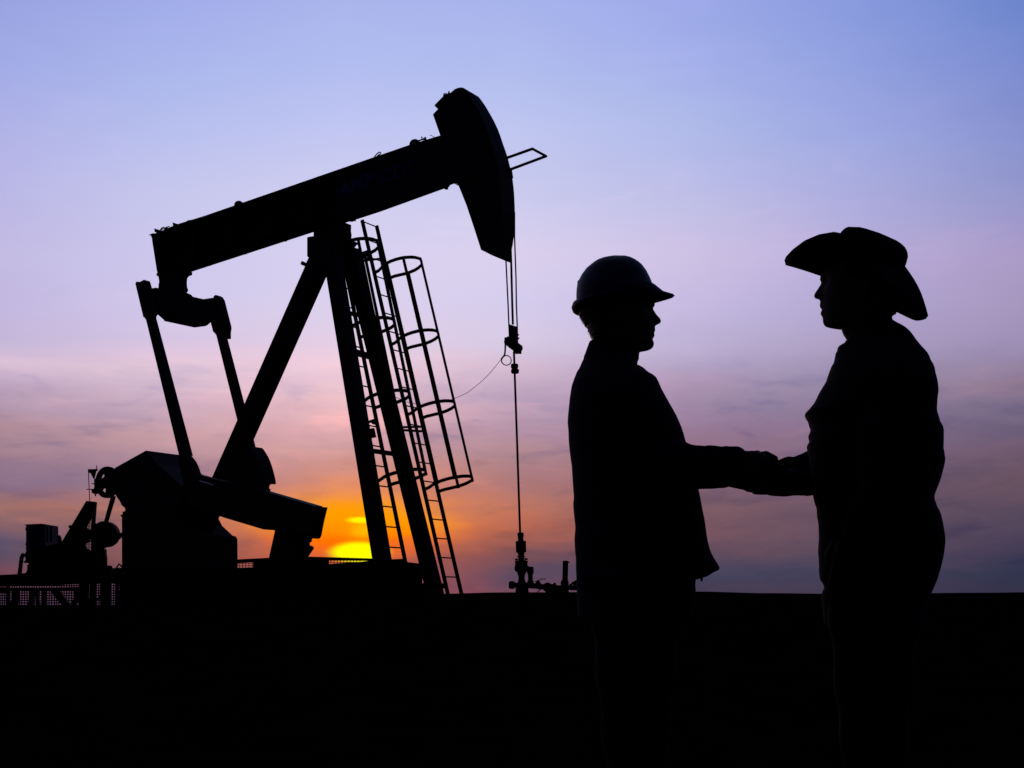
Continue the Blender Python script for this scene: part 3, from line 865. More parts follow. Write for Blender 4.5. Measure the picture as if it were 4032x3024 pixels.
# ================================================================== engine skid on the left
EY = 24.0
def ep(px, py, dy=0.0): return at_depth(px, py, EY + dy)
def eflat(bm, pts, dy0, t, inset=True): slab(bm, pts, ep(200, 2200, dy0), Vector((0, 1, 0)), t, inset)
e0 = ep(230, 2385)
eng = thing('engine', 'dark blue gas engine with boxy radiator on a raised skid, left of the pumpjack', 'engine', (e0.x, e0.y, ep(0, 2270).z))
def epart(name, pts, dy0, t, mat='dark_steel', parent=eng, inset=True):
    bm = bmesh.new(); eflat(bm, pts, dy0, t, inset); return bm_obj(name, bm, mat, parent)
rad = epart('radiator', K_([(403, 272), (430, 268), (670, 256), (775, 268), (945, 288), (948, 464), (948, 700), (430, 722), (420, 690), (425, 625), (414, 592),
                            (425, 560), (425, 376), (411, 352), (426, 300), (425, 290), (405, 283)]), -0.1, 0.7, 'navy_paint')
bm = bmesh.new()
for i in range(7): beam(bm, *(ep(*K_([(460 + 62 * i, 300)])[0], -0.105), ep(*K_([(462 + 62 * i, 560)])[0], -0.105)), 0.035, 0.01, Vector((0, 1, 0)))
bm_obj('louvre', bm, 'navy_paint', rad)
bm = bmesh.new()
tube(bm, [ep(x, y) for x, y in K_([(950, 478), (966, 474), (972, 500), (984, 575)])], 0.035, 8)
bm_obj('fill_pipe', bm, 'dark_steel', rad)
epart('engine_block', K_([(430, 690), (985, 570), (1100, 560), (1100, 1080), (410, 1068), (424, 1052), (440, 1020), (445, 985), (440, 930), (462, 925), (470, 905), (490, 900),
                          (500, 960), (512, 990), (530, 992), (540, 975), (525, 930), (520, 902), (480, 896), (465, 898), (440, 890), (400, 898), (384, 890), (382, 878), (415, 855),
                          (420, 840), (405, 795), (378, 785), (374, 770), (385, 755), (410, 744)]), -0.15, 0.5, inset=False)
bm = bmesh.new(); tube(bm, [ep(x, y, 0) for x, y in K_([(392, 757), (370, 775), (355, 810), (345, 870), (334, 960), (321, 1080)])], 0.036, 8)
bm_obj('exhaust_hose', bm, 'rust', eng, smooth=True)
bm = bmesh.new(); tube(bm, [ep(x, y, -0.2) for x, y in K_([(1560, 700), (1670, 700), (1688, 770), (1705, 880), (1722, 985)])], 0.03, 8)
bm_obj('oil_hose', bm, 'rust', eng, smooth=True)
epart('bed_plate', A_([(380, 1160), (905, 1160), (905, 1225), (380, 1225)]), -0.28, 0.5, inset=False)
# triangular belt guard with a mesh centre
bgd = thing('belt_guard', 'tapering belt guard with a wire mesh centre beside the engine radiator', 'belt guard', (ep(330, 2385).x, EY, ep(0, 2270).z))
epart('frame_leg', A_([(750, 602), (800, 606), (812, 640), (793, 722), (733, 832), (700, 1040), (660, 1190), (420, 1190), (440, 1110), (530, 970)]), -0.25, 0.14, parent=bgd, inset=False)
epart('frame_leg', A_([(796, 606), (825, 609), (818, 700), (812, 780), (818, 806), (810, 1100), (810, 1195), (790, 1195), (795, 1010), (792, 840), (799, 780), (797, 730), (785, 715)]), -0.25, 0.14, parent=bgd, inset=False)
epart('pulley_cover', A_([(600, 815), (618, 812), (640, 850), (733, 832), (752, 842), (770, 850), (790, 848), (812, 855), (812, 962), (792, 960), (786, 940), (775, 925), (760, 920), (765, 940), (780, 955),
                          (760, 962), (738, 970), (732, 990), (742, 1012), (768, 1030), (790, 1032), (812, 1020), (812, 1190), (640, 1190), (600, 960), (606, 842), (594, 830)]), -0.15, 0.10, parent=bgd, inset=False)
bm = bmesh.new()
for i in range(9):
    x = 722 + 12 * i; (X0, Y0), (X1, Y1) = A_([(x, 700), (x, 1040)]); tube(bm, [ep(X0, Y0, -0.05), ep(X1, Y1, -0.05)], 0.005, 4)
for i in range(26):
    y = 710 + 13 * i; (X0, Y0), (X1, Y1) = A_([(722, y), (818, y)]); tube(bm, [ep(X0, Y0, -0.045), ep(X1, Y1, -0.045)], 0.005, 4)
o = bm_obj('wire_mesh', bm, 'wire', bgd); o['kind'] = 'stuff'
# flywheel and drive guard
fly = thing('flywheel', 'large round drive pulley behind a slanting strut, between belt guard and pedestal', 'flywheel', (ep(415, 2385).x, EY, ep(0, 2270).z))
bm = bmesh.new()
(fx, fy), = A_([(905, 890)])
c = ep(fx, fy, -0.2); r = 111 * .4521 / F * EY
lathe(bm, c, c + Vector((0, 0.22, 0)), [(0, r * .9), (0, r), (1, r), (1, r * .9)], 36)
bm_obj('pulley', bm, 'dark_steel', fly)
bm = bmesh.new()
eflat(bm, A_([(900, 790), (945, 782), (985, 806), (1015, 826), (1030, 850), (1038, 880), (1040, 891), (1062, 876), (1100, 850), (1100, 890), (1062, 920), (1030, 948), (1000, 968), (950, 994), (900, 1026), (820, 1030), (820, 900)]), -0.1, 0.12)
bm_obj('pulley_guard', bm, 'dark_steel', fly)
epart('support_post', A_([(812, 1000), (900, 1020), (901, 1060), (906, 1100), (905, 1240), (812, 1240)]), -0.15, 0.2, parent=fly, inset=False)

# raised skid deck with its trestle
skid = thing('skid_platform', 'long raised steel skid on braced legs carrying the engine at the left edge', 'platform', (ep(100, 2385).x, EY, CZ))
def kpart(name, pts, dy0=-0.2, t=0.12): return epart(name, pts, dy0, t, 'black_paint', skid, False)
epart('deck', [(-900, 2330), (-900, 2312)] + [(0, 2263.5), (60, 2261), (100, 2256), (190, 2250), (250, 2246), (435, 2236), (470, 2234), (500, 2233), (500, 2296)] + K_([(1300, 1240), (700, 1272), (130, 1282)]) + [(0, 2310)], -0.5, 1.0, 'black_paint', skid)
kpart('beam', K_([(-2500, 1330), (-20, 1290), (130, 1302), (700, 1302), (1290, 1290), (1290, 1358), (830, 1360), (280, 1362), (135, 1358), (135, 1392), (0, 1396), (-2500, 1500)]))
SUP = [[(186, 1340), (234, 1340), (236, 1500), (258, 1594), (130, 1594), (175, 1530), (190, 1490)],
       [(265, 1340), (292, 1340), (262, 1594), (236, 1594)],
       [(490, 1340), (525, 1340), (512, 1594), (452, 1594)],
       [(566, 1340), (590, 1340), (628, 1594), (586, 1594)],
       [(684, 1340), (720, 1340), (734, 1600), (690, 1600)],
       [(815, 1350), (940, 1350), (1160, 1600), (1020, 1600)],
       [(1180, 1350), (1232, 1350), (1224, 1400), (1165, 1600), (1158, 1600), (1222, 1402)],
       [(1232, 1340), (1290, 1340), (1282, 1440), (1215, 1600), (1162, 1600)],
       [(1282, 1200), (1420, 1200), (1424, 1450), (1470, 1500), (1470, 1640), (1282, 1640)],
       [(1466, 1200), (1546, 1200), (1548, 1490), (1560, 1600), (1560, 1640), (1462, 1640)],
       [(1546, 1480), (1580, 1480), (1626, 1440), (1628, 1455), (1584, 1505), (1548, 1520)],
       [(1632, 1200), (1786, 1200), (1786, 1640), (1632, 1640)],
       [(1940, 1200), (1980, 1200), (1985, 1640), (1972, 1640)],
       [(1280, 1010), (2000, 975), (2000, 1222), (1780, 1232), (1280, 1250)],
       [(980, 1040), (1290, 1020), (1290, 1100), (980, 1100)]]
for p in SUP: kpart('trestle_post', K_(p))
bm = bmesh.new()
tube(bm, [ep(x, y) for x, y in A_([(1012, 1190), (1037, 1152), (1066, 1178)])], 0.016, 6)
bm_obj('lifting_eye', bm, 'dark_steel', skid)
bm = bmesh.new()
tube(bm, [ep(x, y) for x, y in A_([(955, 1186), (963, 1178), (972, 1186)])], 0.018, 6)
bm_obj('deck_bolt', bm, 'dark_steel', skid)

# ================================================================== fences
# wire fence behind the skid
FY = 27.0
wf = thing('wire_fence', 'square wire mesh fence low behind the raised engine skid', 'fence', (at_depth(250, 2385, FY).x, FY, CZ))
bm = bmesh.new()
def wiregrid(bm, x0, x1, y0, y1, Y, pitch, r):
    a, b = at_depth(x0, y1, Y), at_depth(x1, y0, Y)
    nx = int((b.x - a.x) / pitch); nz = int((b.z - a.z) / pitch)
    for i in range(nx + 1):
        x = a.x + i * pitch; d = 0.006 * math.sin(i * 1.7)
        tube(bm, [(x + d, Y, a.z), (x - d, Y, b.z)], r, 4)
    for i in range(nz + 1):
        z = a.z + i * pitch; tube(bm, [(a.x, Y + 2 * r, z), (b.x, Y + 2 * r, z)], r, 4)
wiregrid(bm, -1200, 500, 2290, 2384, FY, 0.047, 0.0115)
o = bm_obj('wire_mesh', bm, 'wire', wf); o['kind'] = 'stuff'
for x in (-400, 30, 460):
    bm = bmesh.new(); p = at_depth(x, 2385, FY + 0.05); box(bm, (p.x, p.y, CZ + 0.2), 0.05, 0.05, 0.5); bm_obj('post', bm, 'dark_steel', wf)
bm = bmesh.new(); a, b = at_depth(-1200, 2288, FY + 0.02), at_depth(500, 2288, FY + 0.02); tube(bm, [a, b], 0.02, 6); bm_obj('rail', bm, 'dark_steel', wf)

# guard panels round the foot of the pumpjack: they stand in front of the machine's base
GY = 19.6
def gflat(bm, pts, dy0, t, inset=False): slab(bm, pts, at_depth(1200, 2250, GY + dy0), Vector((0.08, 1, 0)), t, inset)
gp = at_depth(1200, 2385, GY)
gf = thing('guard_fence', 'black steel guard fence with a mesh strip under its top rail, at the pumpjack foot', 'fence', (gp.x, gp.y, ground_z(gp.x, gp.y)))
bm = bmesh.new()
gflat(bm, [(925, 2203), (1060, 2196), (1213, 2191.5), (1340, 2195), (1467, 2199), (1475, 2208), (1294, 2207), (1290, 2209), (996, 2213.5), (925, 2217)], 0.0, 0.06)
bm_obj('top_rail', bm, 'black_paint', gf)
bm = bmesh.new()
gflat(bm, [(470, 2300), (500, 2238), (925, 2236), (996, 2234), (996, 2211), (1294, 2205), (1294, 2221), (1350, 2216), (1421, 2212), (1460, 2207), (1460, 2420), (470, 2420)], 0.02, 0.03)
bm_obj('sheet_panel', bm, 'black_paint', gf)
bm = bmesh.new()
a0 = [(1455, 2205), (1543, 2202), (1584, 2200), (1588, 2211), (1651, 2218.5), (1662, 2220), (1662.5, 2420), (1455, 2420)]
gflat(bm, a0, -0.05, 0.03)
bm_obj('sheet_panel', bm, 'black_paint', gf)
bm = bmesh.new(); gflat(bm, [(1655, 2296), (1760, 2296), (1760, 2317), (1655, 2317)], 0.1, 0.05); bm_obj('lower_rail', bm, 'black_paint', gf)
bm = bmesh.new()
def wiregrid2(x0, x1, y0, y1):
    dirv = Vector((1, -0.08, 0))
    a = on_plane(x0, y1, at_depth(1200, 2250, GY + 0.04), Vector((0.08, 1, 0))); b = on_plane(x1, y0, at_depth(1200, 2250, GY + 0.04), Vector((0.08, 1, 0)))
    n = int((b.x - a.x) / 0.045)
    for i in range(n + 1):
        x = a.x + i * 0.045; y = a.y - (x - a.x) * 0.08; tube(bm, [(x, y, a.z), (x, y, b.z)], 0.0045, 4)
    for i in range(int((b.z - a.z) / 0.035) + 1):
        z = a.z + i * 0.035; tube(bm, [(a.x, a.y, z), (b.x, a.y - (b.x - a.x) * 0.08, z)], 0.0045, 4)
wiregrid2(930, 1000, 2212, 2238); wiregrid2(1290, 1425, 2204, 2224)
o = bm_obj('wire_mesh', bm, 'wire', gf); o['kind'] = 'stuff'

# ================================================================== the two men
MY = 3.9
class Man:
    def __init__(s, px, name_label, right):
        s.o = at_depth(px, 2385, MY); s.o.z = CZ
        v = Vector((s.o.x, s.o.y, 0)).normalized()
        s.n = v; s.e = Vector((v.y, -v.x, 0))          # n away from the camera, e to the right of the picture
        s.side = 1 if right else -1                    # +1 faces right
        s.px = px
    def P(s, x, y, d=0.0):
        return on_plane(x, y, s.o + s.n * d, s.n)
def resample(poly, y):
    """x on an outline (listed from top to bottom) at row y"""
    if y <= poly[0][1]: return poly[0][0]
    for (x0, y0), (x1, y1) in zip(poly, poly[1:]):
        if y <= y1: return x0 + (x1 - x0) * (y - y0) / max(1e-6, y1 - y0)
    return poly[-1][0]
def table(t, y):
    return resample([(v, k) for k, v in t], y)
def loft(bm, rings):
    vs = [[bm.verts.new(p) for p in r] for r in rings]
    n = len(vs[0])
    for a, b in zip(vs, vs[1:]):
        for k in range(n): bm.faces.new((a[k], a[(k + 1) % n], b[(k + 1) % n], b[k]))
    for r, fl in ((vs[0], 1), (vs[-1], 0)):
        c = Vector((0, 0, 0))
        for v in r: c += v.co
        c = bm.verts.new(c / n)
        for k in range(n):
            f = (r[k], r[(k + 1) % n], c); bm.faces.new(f[::-1] if fl else f)
def sgnpow(v, p): return math.copysign(abs(v) ** p, v)
def ring(man, A, B, w, d=0.0, ex=2.2, n=40, bulge=None):
    """closed ring whose silhouette ends are the photo places A and B; half width w across; centre at depth d"""
    a, b = man.P(A[0], A[1], d), man.P(B[0], B[1], d)
    c = (a + b) / 2; h = (a - b) / 2; out = []
    for k in range(n):
        t = 2 * math.pi * k / n
        cu, su = sgnpow(math.cos(t), 2 / ex), sgnpow(math.sin(t), 2 / ex)
        p = c + h * cu + man.n * (w * su)
        if bulge: p = bulge(p, cu, su, t)
        out.append(p)
    return out
def remeshed(name, bm, voxel, mat, parent, smooth_it=2):
    bmesh.ops.recalc_face_normals(bm, faces=bm.faces)
    me = bpy.data.meshes.new(name); bm.to_mesh(me); bm.free()
    t = bpy.data.objects.new(name, me); COL.objects.link(t)
    m = t.modifiers.new('r', 'REMESH'); m.mode = 'VOXEL'; m.voxel_size = voxel; m.adaptivity = 0
    if smooth_it:
        s = t.modifiers.new('s', 'SMOOTH'); s.factor = 0.5; s.iterations = smooth_it
    bpy.context.view_layer.update()
    dg = bpy.context.evaluated_depsgraph_get()
    me2 = bpy.data.meshes.new_from_object(t.evaluated_get(dg))
    bpy.data.objects.remove(t); me2.name = name; me2.shade_smooth()
    return link(name, me2, mat, parent)
def capsule_chain(bm, pts, rad, seg=12):
    """rounded tapering limb through the joints"""
    pts = [Vector(p) for p in pts]
    for i in range(len(pts) - 1):
        a, b, ra, rb = pts[i], pts[i + 1], rad[i], rad[i + 1]
        L = (b - a).length; k = 5; pr = []
        for j in range(k): 
            t = math.pi / 2 * (1 - j / (k - 1)); pr.append((-math.sin(t) * ra / L, max(math.cos(t) * ra, ra * 0.04)))
        for j in range(1, k):
            t = math.pi / 2 * j / (k - 1); pr.append((1 + math.sin(t) * rb / L, max(math.cos(t) * rb, rb * 0.04)))
        lathe(bm, a, b, pr, seg)

def head_mesh(bm, man, front, back, y0, y1, wtab, base, eye_y, mouth_y, nose_y, ear, step=4.0):
    """head and neck as one stack of rings; what stands before the smooth base line is the narrow middle of the face"""
    sg = man.side; rings = []
    y = y0
    F3 = man.o
    def m(v): return v * F / MY                        # metres to photo pixels
    while y <= y1 + 0.01:
        xf, xb = resample(front, y), resample(back, y)
        xs = resample(base, y)
        if (xs - xf) * sg > 0: xs = xf
        w = table(wtab, y)
        feat = abs(xf - xs) / F * MY
        zrow = man.P(man.px, y).z
        dn = abs(y - nose_y); 
        sig = 0.014 if abs(y - nose_y) < 45 else (0.020 if abs(y - mouth_y) < 34 else (0.030 if y > mouth_y else 0.035))
        if nose_y - 110 < y < nose_y - 30: sig = 0.010 + 0.006 * (y - nose_y + 110) / 80
        def bulge(p, cu, su, t, feat=feat, sig=sig, y=y, w=w):
            if cu > 0:
                off = w * su
                p = p + man.e * (sg * feat * math.exp(-(off / sig) ** 2))
                ey = (y - eye_y) / m(0.014)
                g = math.exp(-ey * ey) * math.exp(-((abs(off) - 0.032) / 0.016) ** 2)
                p = p - man.e * (sg * 0.011 * g)
            return p
        rg = ring(man, (xs, y), (xb, y), w, 0.0, 2.25, 64, bulge)
        rings.append(rg)
        y += step
    loft(bm, rings)
    # ears
    ex, ey_ = ear
    for k in (-1, 1):
        c = man.P(ex, ey_, 0) + man.n * (k * 0.076)
        rot = Matrix.Rotation(0, 4, 'Z')
        fr = Matrix((( man.e.x, man.n.x, 0, 0), (man.e.y, man.n.y, 0, 0), (0, 0, 1, 0), (0, 0, 0, 1)))
        bmesh.ops.create_uvsphere(bm, u_segments=14, v_segments=10, radius=1, matrix=Matrix.Translation(c) @ fr @ Matrix.Rotation(0.35 * k, 4, 'Z') @ Matrix.Diagonal((0.017, 0.009, 0.031, 1)))
        e = man.P(ex, ey_, 0)

def hand(bm, o, f, u, p, mirror=1, curl=0.5, scale=1.0, spread=0.0):
    """a right or left hand. o wrist, f towards the fingers, u towards the thumb edge, p palm normal (the way the fingers close)"""
    s = scale
    def q(a, b, c): return o + (f * a + u * b + p * c) * s
    # palm
    for b0, b1 in ((-0.028, -0.030), (-0.010, -0.011), (0.010, 0.010), (0.028, 0.028)):
        capsule_chain(bm, [q(-0.012, b0 * 0.7, 0), q(0.045, b0 * 0.95, 0), q(0.088 - abs(b1) * 0.25, b1, 0)], [0.0165 * s, 0.0155 * s, 0.0125 * s])
    capsule_chain(bm, [q(-0.07, 0, 0), q(-0.01, 0, 0), q(0.03, 0, 0)], [0.027 * s, 0.026 * s, 0.02 * s])
    # fingers: index .. little
    for b, ln in ((0.029, 0.92), (0.010, 1.0), (-0.010, 0.94), (-0.029, 0.76)):
        l1, l2, l3 = 0.043 * ln, 0.027 * ln, 0.022 * ln
        base = (0.090 - abs(b - 0.005) * 0.25, b, 0.0); pts = [base]
        a = curl * 0.75
        x, z = base[0], base[2]
        for L, da in ((l1, curl * 0.6), (l2, curl * 1.1), (l3, curl * 0.8)):
            x += math.cos(a) * L; z += math.sin(a) * L; pts.append((x, b * (1 + spread * len(pts)), z)); a += da
        capsule_chain(bm, [q(*v) for v in pts], [0.0098 * s, 0.0090 * s, 0.0082 * s, 0.0070 * s])
    # thumb leaves the edge of the palm near the wrist
    capsule_chain(bm, [q(0.012, 0.018, 0.006), q(0.040, 0.044, 0.016), q(0.070, 0.054, 0.026), q(0.094, 0.050, 0.040)], [0.0165 * s, 0.0135 * s, 0.0115 * s, 0.009 * s])

def garment_rows(man, front, back, y0, y1, wtab, ex=2.4, step=6.0, grow=0.0, d=0.0, dtab=None):
    rings = []; y = y0; i = 0
    while y <= y1 + 0.01:
        a, b = resample(front, y), resample(back, y)
        rings.append(ring(man, (a + grow * man.side, y), (b - grow * man.side, y), table(wtab, y) + grow / F * MY, d if dtab is None else table(dtab, y), ex, 56))
        y += step; i += 1
    return rings

# ------------------------------------------------------------------ man in the hard hat (faces right)
m1 = Man(2420, '', True)
g1z = ground_z(m1.o.x, m1.o.y)
p1 = thing('person', 'man in a hard hat and long coat facing right, shaking hands beside the pumpjack', 'person', (m1.o.x, m1.o.y, g1z))
front1 = L_([(1100, 560), (1125, 640), (1133, 690), (1140, 720), (1145, 750), (1144, 765), (1138, 776), (1124, 786), (1120, 795), (1123, 806), (1136, 825), (1150, 850), (1162, 868), (1175, 884), (1192, 898),
             (1206, 914), (1215, 932), (1218, 950), (1215, 968), (1205, 980), (1190, 986), (1160, 989), (1147, 994), (1144, 1010), (1147, 1032), (1150, 1050), (1147, 1068), (1130, 1088),
             (1138, 1100), (1141, 1116), (1136, 1132), (1122, 1150), (1112, 1163), (1119, 1175), (1128, 1190), (1133, 1212), (1131, 1235), (1122, 1256), (1100, 1279), (1080, 1289), (1055, 1293),
             (1000, 1295), (955, 1298), (945, 1304), (948, 1330), (952, 1368), (945, 1405), (936, 1445), (930, 1482), (960, 1600)])
back1 = L_([(220, 560), (212, 640), (212, 765), (240, 850), (250, 885), (268, 920), (292, 960), (312, 1000), (342, 1010), (358, 1065), (385, 1130), (408, 1160), (420, 1180), (400, 1260), (380, 1400), (370, 1600)])
base1 = L_([(1100, 560), (1118, 640), (1122, 690), (1122, 760), (1112, 790), (1112, 850), (1118, 900), (1122, 960), (1124, 1000), (1122, 1040), (1116, 1085), (1110, 1120), (1102, 1160), (1098, 1200), (1085, 1240),
            (1060, 1270), (1010, 1290), (955, 1298), (945, 1304), (948, 1330), (952, 1368), (945, 1405), (936, 1445), (930, 1482), (960, 1600)])
def yL(v): return 950 + .3315 * v
def yM(v): return 850 + .3617 * v
wt1 = [(yL(560), .074), (yL(700), .078), (yL(850), .077), (yL(1000), .072), (yL(1150), .066), (yL(1250), .060), (yL(1300), .058), (yL(1400), .060), (yL(1480), .066), (yL(1600), .09)]
bm = bmesh.new()
head_mesh(bm, m1, front1, back1, yL(480), yL(1600), wt1, base1, yL(812), yL(1090), yL(950), L_([(690, 900)])[0])
# silhouettes of the coat
cf1 = L_([(930, 1482), (952, 1498), (975, 1510), (1005, 1524), (1030, 1542), (1050, 1566), (1070, 1585), (1090, 1600), (1112, 1618), (1150, 1636), (1165, 1650)]) + \
      N_([(672, 76), (685, 105), (710, 165), (735, 212), (760, 257), (785, 300), (810, 345), (828, 385), (845, 425), (858, 465), (868, 503), (905, 620), (935, 740), (958, 832), (969, 885), (980, 940), (988, 985),
          (1000, 1040), (1008, 1095), (1015, 1150), (1022, 1190), (1032, 1230), (1042, 1262), (1056, 1292), (1075, 1324), (1092, 1350), (1103, 1370), (1105, 1380), (1096, 1390), (1075, 1398), (1060, 1405),
          (1042, 1418), (1020, 1432), (1000, 1438), (986, 1442), (970, 1448), (945, 1455)])
cb1 = L_([(420, 1176), (395, 1180), (380, 1185), (368, 1196), (358, 1212), (350, 1238), (340, 1270), (325, 1310), (312, 1348), (297, 1372), (294, 1388), (302, 1402), (286, 1425), (272, 1450), (258, 1490), (238, 1535), (210, 1580), (195, 1620)]) + \
      N_([(146, 0), (122, 45), (104, 90), (90, 132), (82, 180), (75, 230), (70, 285), (64, 340), (62, 390), (67, 440), (69, 510), (75, 570), (82, 625), (90, 680), (92, 720), (97, 800), (103, 870), (104, 900), (99, 932),
          (101, 970), (107, 1030), (113, 1080), (114, 1110), (109, 1150), (108, 1180), (110, 1225), (113, 1270), (117, 1300), (118, 1380), (121, 1440), (121, 1470)])
yt1, yb1 = cb1[0][1], 1450 + .5727 * 1455
wc1 = [(1340, .062), (1400, .075), (1440, .098), (1480, .150), (1520, .195), (1580, .222), (1700, .232), (1850, .215), (2050, .195), (2200, .205), (2290, .215)]
# inner body: trunk, legs, arms and hands in one skin
def trunk(bm, man, cf, cb, y0, y1, wt, m):
    rr = []
    y = y0
    while y <= y1:
        a, b = resample(cf, y), resample(cb, y)
        rr.append(ring(man, (a - m * man.side, y), (b + m * man.side, y), max(0.05, table(wt, y) - 0.06), 0, 2.2, 40)); y += 12
    loft(bm, rr)
def limb(bm, man, pts):
    """pts: (px, py, depth, radius)"""
    capsule_chain(bm, [man.P(x, y, d) for x, y, d, r in pts], [r for *_, r in pts])
trunk(bm, m1, cf1, cb1, 1470, 2260, wc1, 60)
HS = (2985, 1868)                                      # the clasped hands
for d in (-0.10, 0.10):
    limb(bm, m1, [(2480, 2330, d, .062), (2480, 2700, d, .060), (2475, 2960, d, .052), (2470, 3180, d, .050), (2475, 3520, d, .036)])
limb(bm, m1, [(2400, 1580, -0.14, .044), (2480, 1840, -0.165, .034), (2760, 1850, -0.115, .032), (2890, 1852, -0.04, .030)])
limb(bm, m1, [(2400, 1580, 0.17, .048), (2380, 1960, 0.22, .040), (2440, 2290, 0.22, .026)])
w1 = m1.P(2898, 1862, -0.030)
ff = (m1.P(3010, 1876, -0.020) - w1).normalized()
uu = Vector((0, 0, 1)); uu = (uu - ff * uu.dot(ff)).normalized()
capsule_chain(bm, [m1.P(2860, 1850, -0.035), m1.P(2925, 1852, -0.028), m1.P(2965, 1856, -0.024)], [.040, .043, .034])
capsule_chain(bm, [m1.P(2912, 1816, -0.028), m1.P(2962, 1818, -0.022), m1.P(3004, 1830, -0.018)], [.0300, .0310, .0290])
hand(bm, w1, ff, uu, m1.n, curl=0.95, scale=1.12)
# the left hand hangs open by the far side
w1b = m1.P(2440, 2300, 0.22)
hand(bm, w1b, Vector((m1.e.x * 0.25, m1.e.y * 0.25, -0.97)).normalized(), m1.e, -m1.n, curl=0.35)
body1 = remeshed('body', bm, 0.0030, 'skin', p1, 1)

# coat with sleeves
bm = bmesh.new()
loft(bm, garment_rows(m1, cf1, cb1, yt1, yb1, wc1))
def sleeve(bm, man, tops, bots, ws, ds, n=40):
    loft(bm, [ring(man, t, b, w, d, 2.1, n) for t, b, w, d in zip(tops, bots, ws, ds)])
st = [(2450, 1500), (2560, 1660), (2640, 1730)] + P_([(310, 440), (360, 467), (400, 478), (445, 485), (500, 487), (560, 493), (583, 484), (630, 485), (680, 488), (730, 496), (772, 502), (800, 492), (840, 495), (880, 498), (925, 496), (960, 498), (990, 505), (1015, 518), (1038, 536), (1050, 548)])
sb_ = [(2300, 1560), (2340, 1760), (2440, 1900)] + P_([(200, 1010), (280, 1026), (340, 1030), (400, 1031), (470, 1032), (530, 1029), (570, 1028), (610, 1028), (650, 1027), (700, 1022), (740, 1018), (790, 1017), (820, 1012), (850, 1002), (878, 990), (900, 978), (912, 976), (924, 985), (940, 1000), (950, 1004)])
n_ = len(st)
sw = [0.062, 0.060, 0.058] + [0.058 - 0.018 * i / (n_ - 4) for i in range(n_ - 3)]
sd_ = [-0.15, -0.17, -0.17] + [-0.165 + 0.135 * i / (n_ - 4) for i in range(n_ - 3)]
sleeve(bm, m1, st, sb_, sw, sd_)
loft(bm, [ring(m1, (x + r, y), (x - r, y), w, d, 2.1, 32) for x, y, r, w, d in ((2400, 1540, 80, .05, .15), (2395, 1700, 88, .058, .19), (2390, 1950, 80, .055, .22), (2410, 2120, 66, .05, .23), (2432, 2270, 54, .04, .225))])
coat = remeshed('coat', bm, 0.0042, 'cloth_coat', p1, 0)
# collar
bm = bmesh.new()
cr_ = []
for yy, gx, w in ((1178, 0, .060), (1200, 5, .066), (1260, 8, .070), (1340, 8, .074), (1400, 10, .082)):
    y = yL(yy); a = resample(front1, y); b = resample(cb1, y)
    cr_.append(ring(m1, (a + (2 if yy > 1300 else -46), y), (b - 1, y), w, 0, 2.2, 40))
loft(bm, cr_); bm_obj('collar', bm, 'cloth_coat', p1, smooth=True)
bm = bmesh.new()
(zx, zy), = N_([(982, 1448)])
box(bm, m1.P(zx, zy, 0), 0.006, 0.005, 0.014); bm_obj('zip_pull', bm, 'dark_steel', p1)

def trousers(man, parent, xf, xb, y0, y1, knee=(2920, 3000)):
    bm = bmesh.new()
    hip = [ring(man, (xf(y), y), (xb(y), y), .165, 0, 2.3, 48) for y in range(int(y0), int(y0) + 170, 12)]
    loft(bm, hip)
    for d in (-0.092, 0.092):
        rr = []
        for i in range(30):
            y = y0 + 100 + (y1 - y0 - 100) * i / 29.0; t = i / 29.0
            c = (xf(y0 + 150) + xb(y0 + 150)) / 2 + (xf(y) + xb(y) - xf(y0 + 150) - xb(y0 + 150)) / 2
            hw = (1 - t) ** 1.1 * 105 + 78 + 6 * math.sin(t * 31)
            hw = min(hw, abs(xf(y) - xb(y)) / 2)
            rr.append(ring(man, (c + hw * man.side, y), (c - hw * man.side, y), hw / F * MY * 0.98 if hw < 125 else 0.088, d, 2.2, 36))
        loft(bm, rr)
    return remeshed('trousers', bm, 0.006, 'cloth_trousers', parent, 1)
tf1 = N_([(945, 1440), (938, 1485), (942, 1535), (930, 1650), (880, 2200), (820, 3750)])
tb1 = N_([(122, 1400), (121, 1450), (125, 1600), (180, 2200), (230, 3750)])
trousers(m1, p1, lambda y: resample(tf1, y), lambda y: resample(tb1, y), 2262, 3540)
def boots(man, parent, px, gz):
    for d in (-0.095, 0.095):
        bm = bmesh.new(); b = man.P(px, 2385, d); b.z = gz
        e = man.e * man.side
        rr = []
        for x, h, w in ((-0.075, 0.05, .032), (-0.06, 0.10, .04), (-0.03, 0.13, .046), (0.02, 0.125, .047), (0.07, 0.095, .047), (0.13, 0.07, .050), (0.18, 0.052, .046), (0.205, 0.035, .034)):
            c = b + e * x + Vector((0, 0, h / 2)); rr.append([c + man.n * (w * sgnpow(math.cos(t), .8)) + Vector((0, 0, h / 2 * sgnpow(math.sin(t), .8))) for t in (2 * math.pi * k / 24 for k in range(24))])
        loft(bm, rr)
        bt = bm_obj('boot', bm, 'leather', parent, smooth=True)
        bm = bmesh.new(); lathe(bm, b + Vector((0, 0, .08)), b + Vector((0, 0, .26)), [(0, .048), (1, .056)], 20); bm_obj('boot_shaft', bm, 'leather', bt, smooth=True)
        bm = bmesh.new(); box(bm, b + e * 0.06 + Vector((0, 0, 0.011)), 0.28, 0.092, 0.022, Matrix((( e.x, man.n.x, 0), (e.y, man.n.y, 0), (0, 0, 1)))); bm_obj('sole', bm, 'rubber', bt)
boots(m1, p1, 2455, g1z)

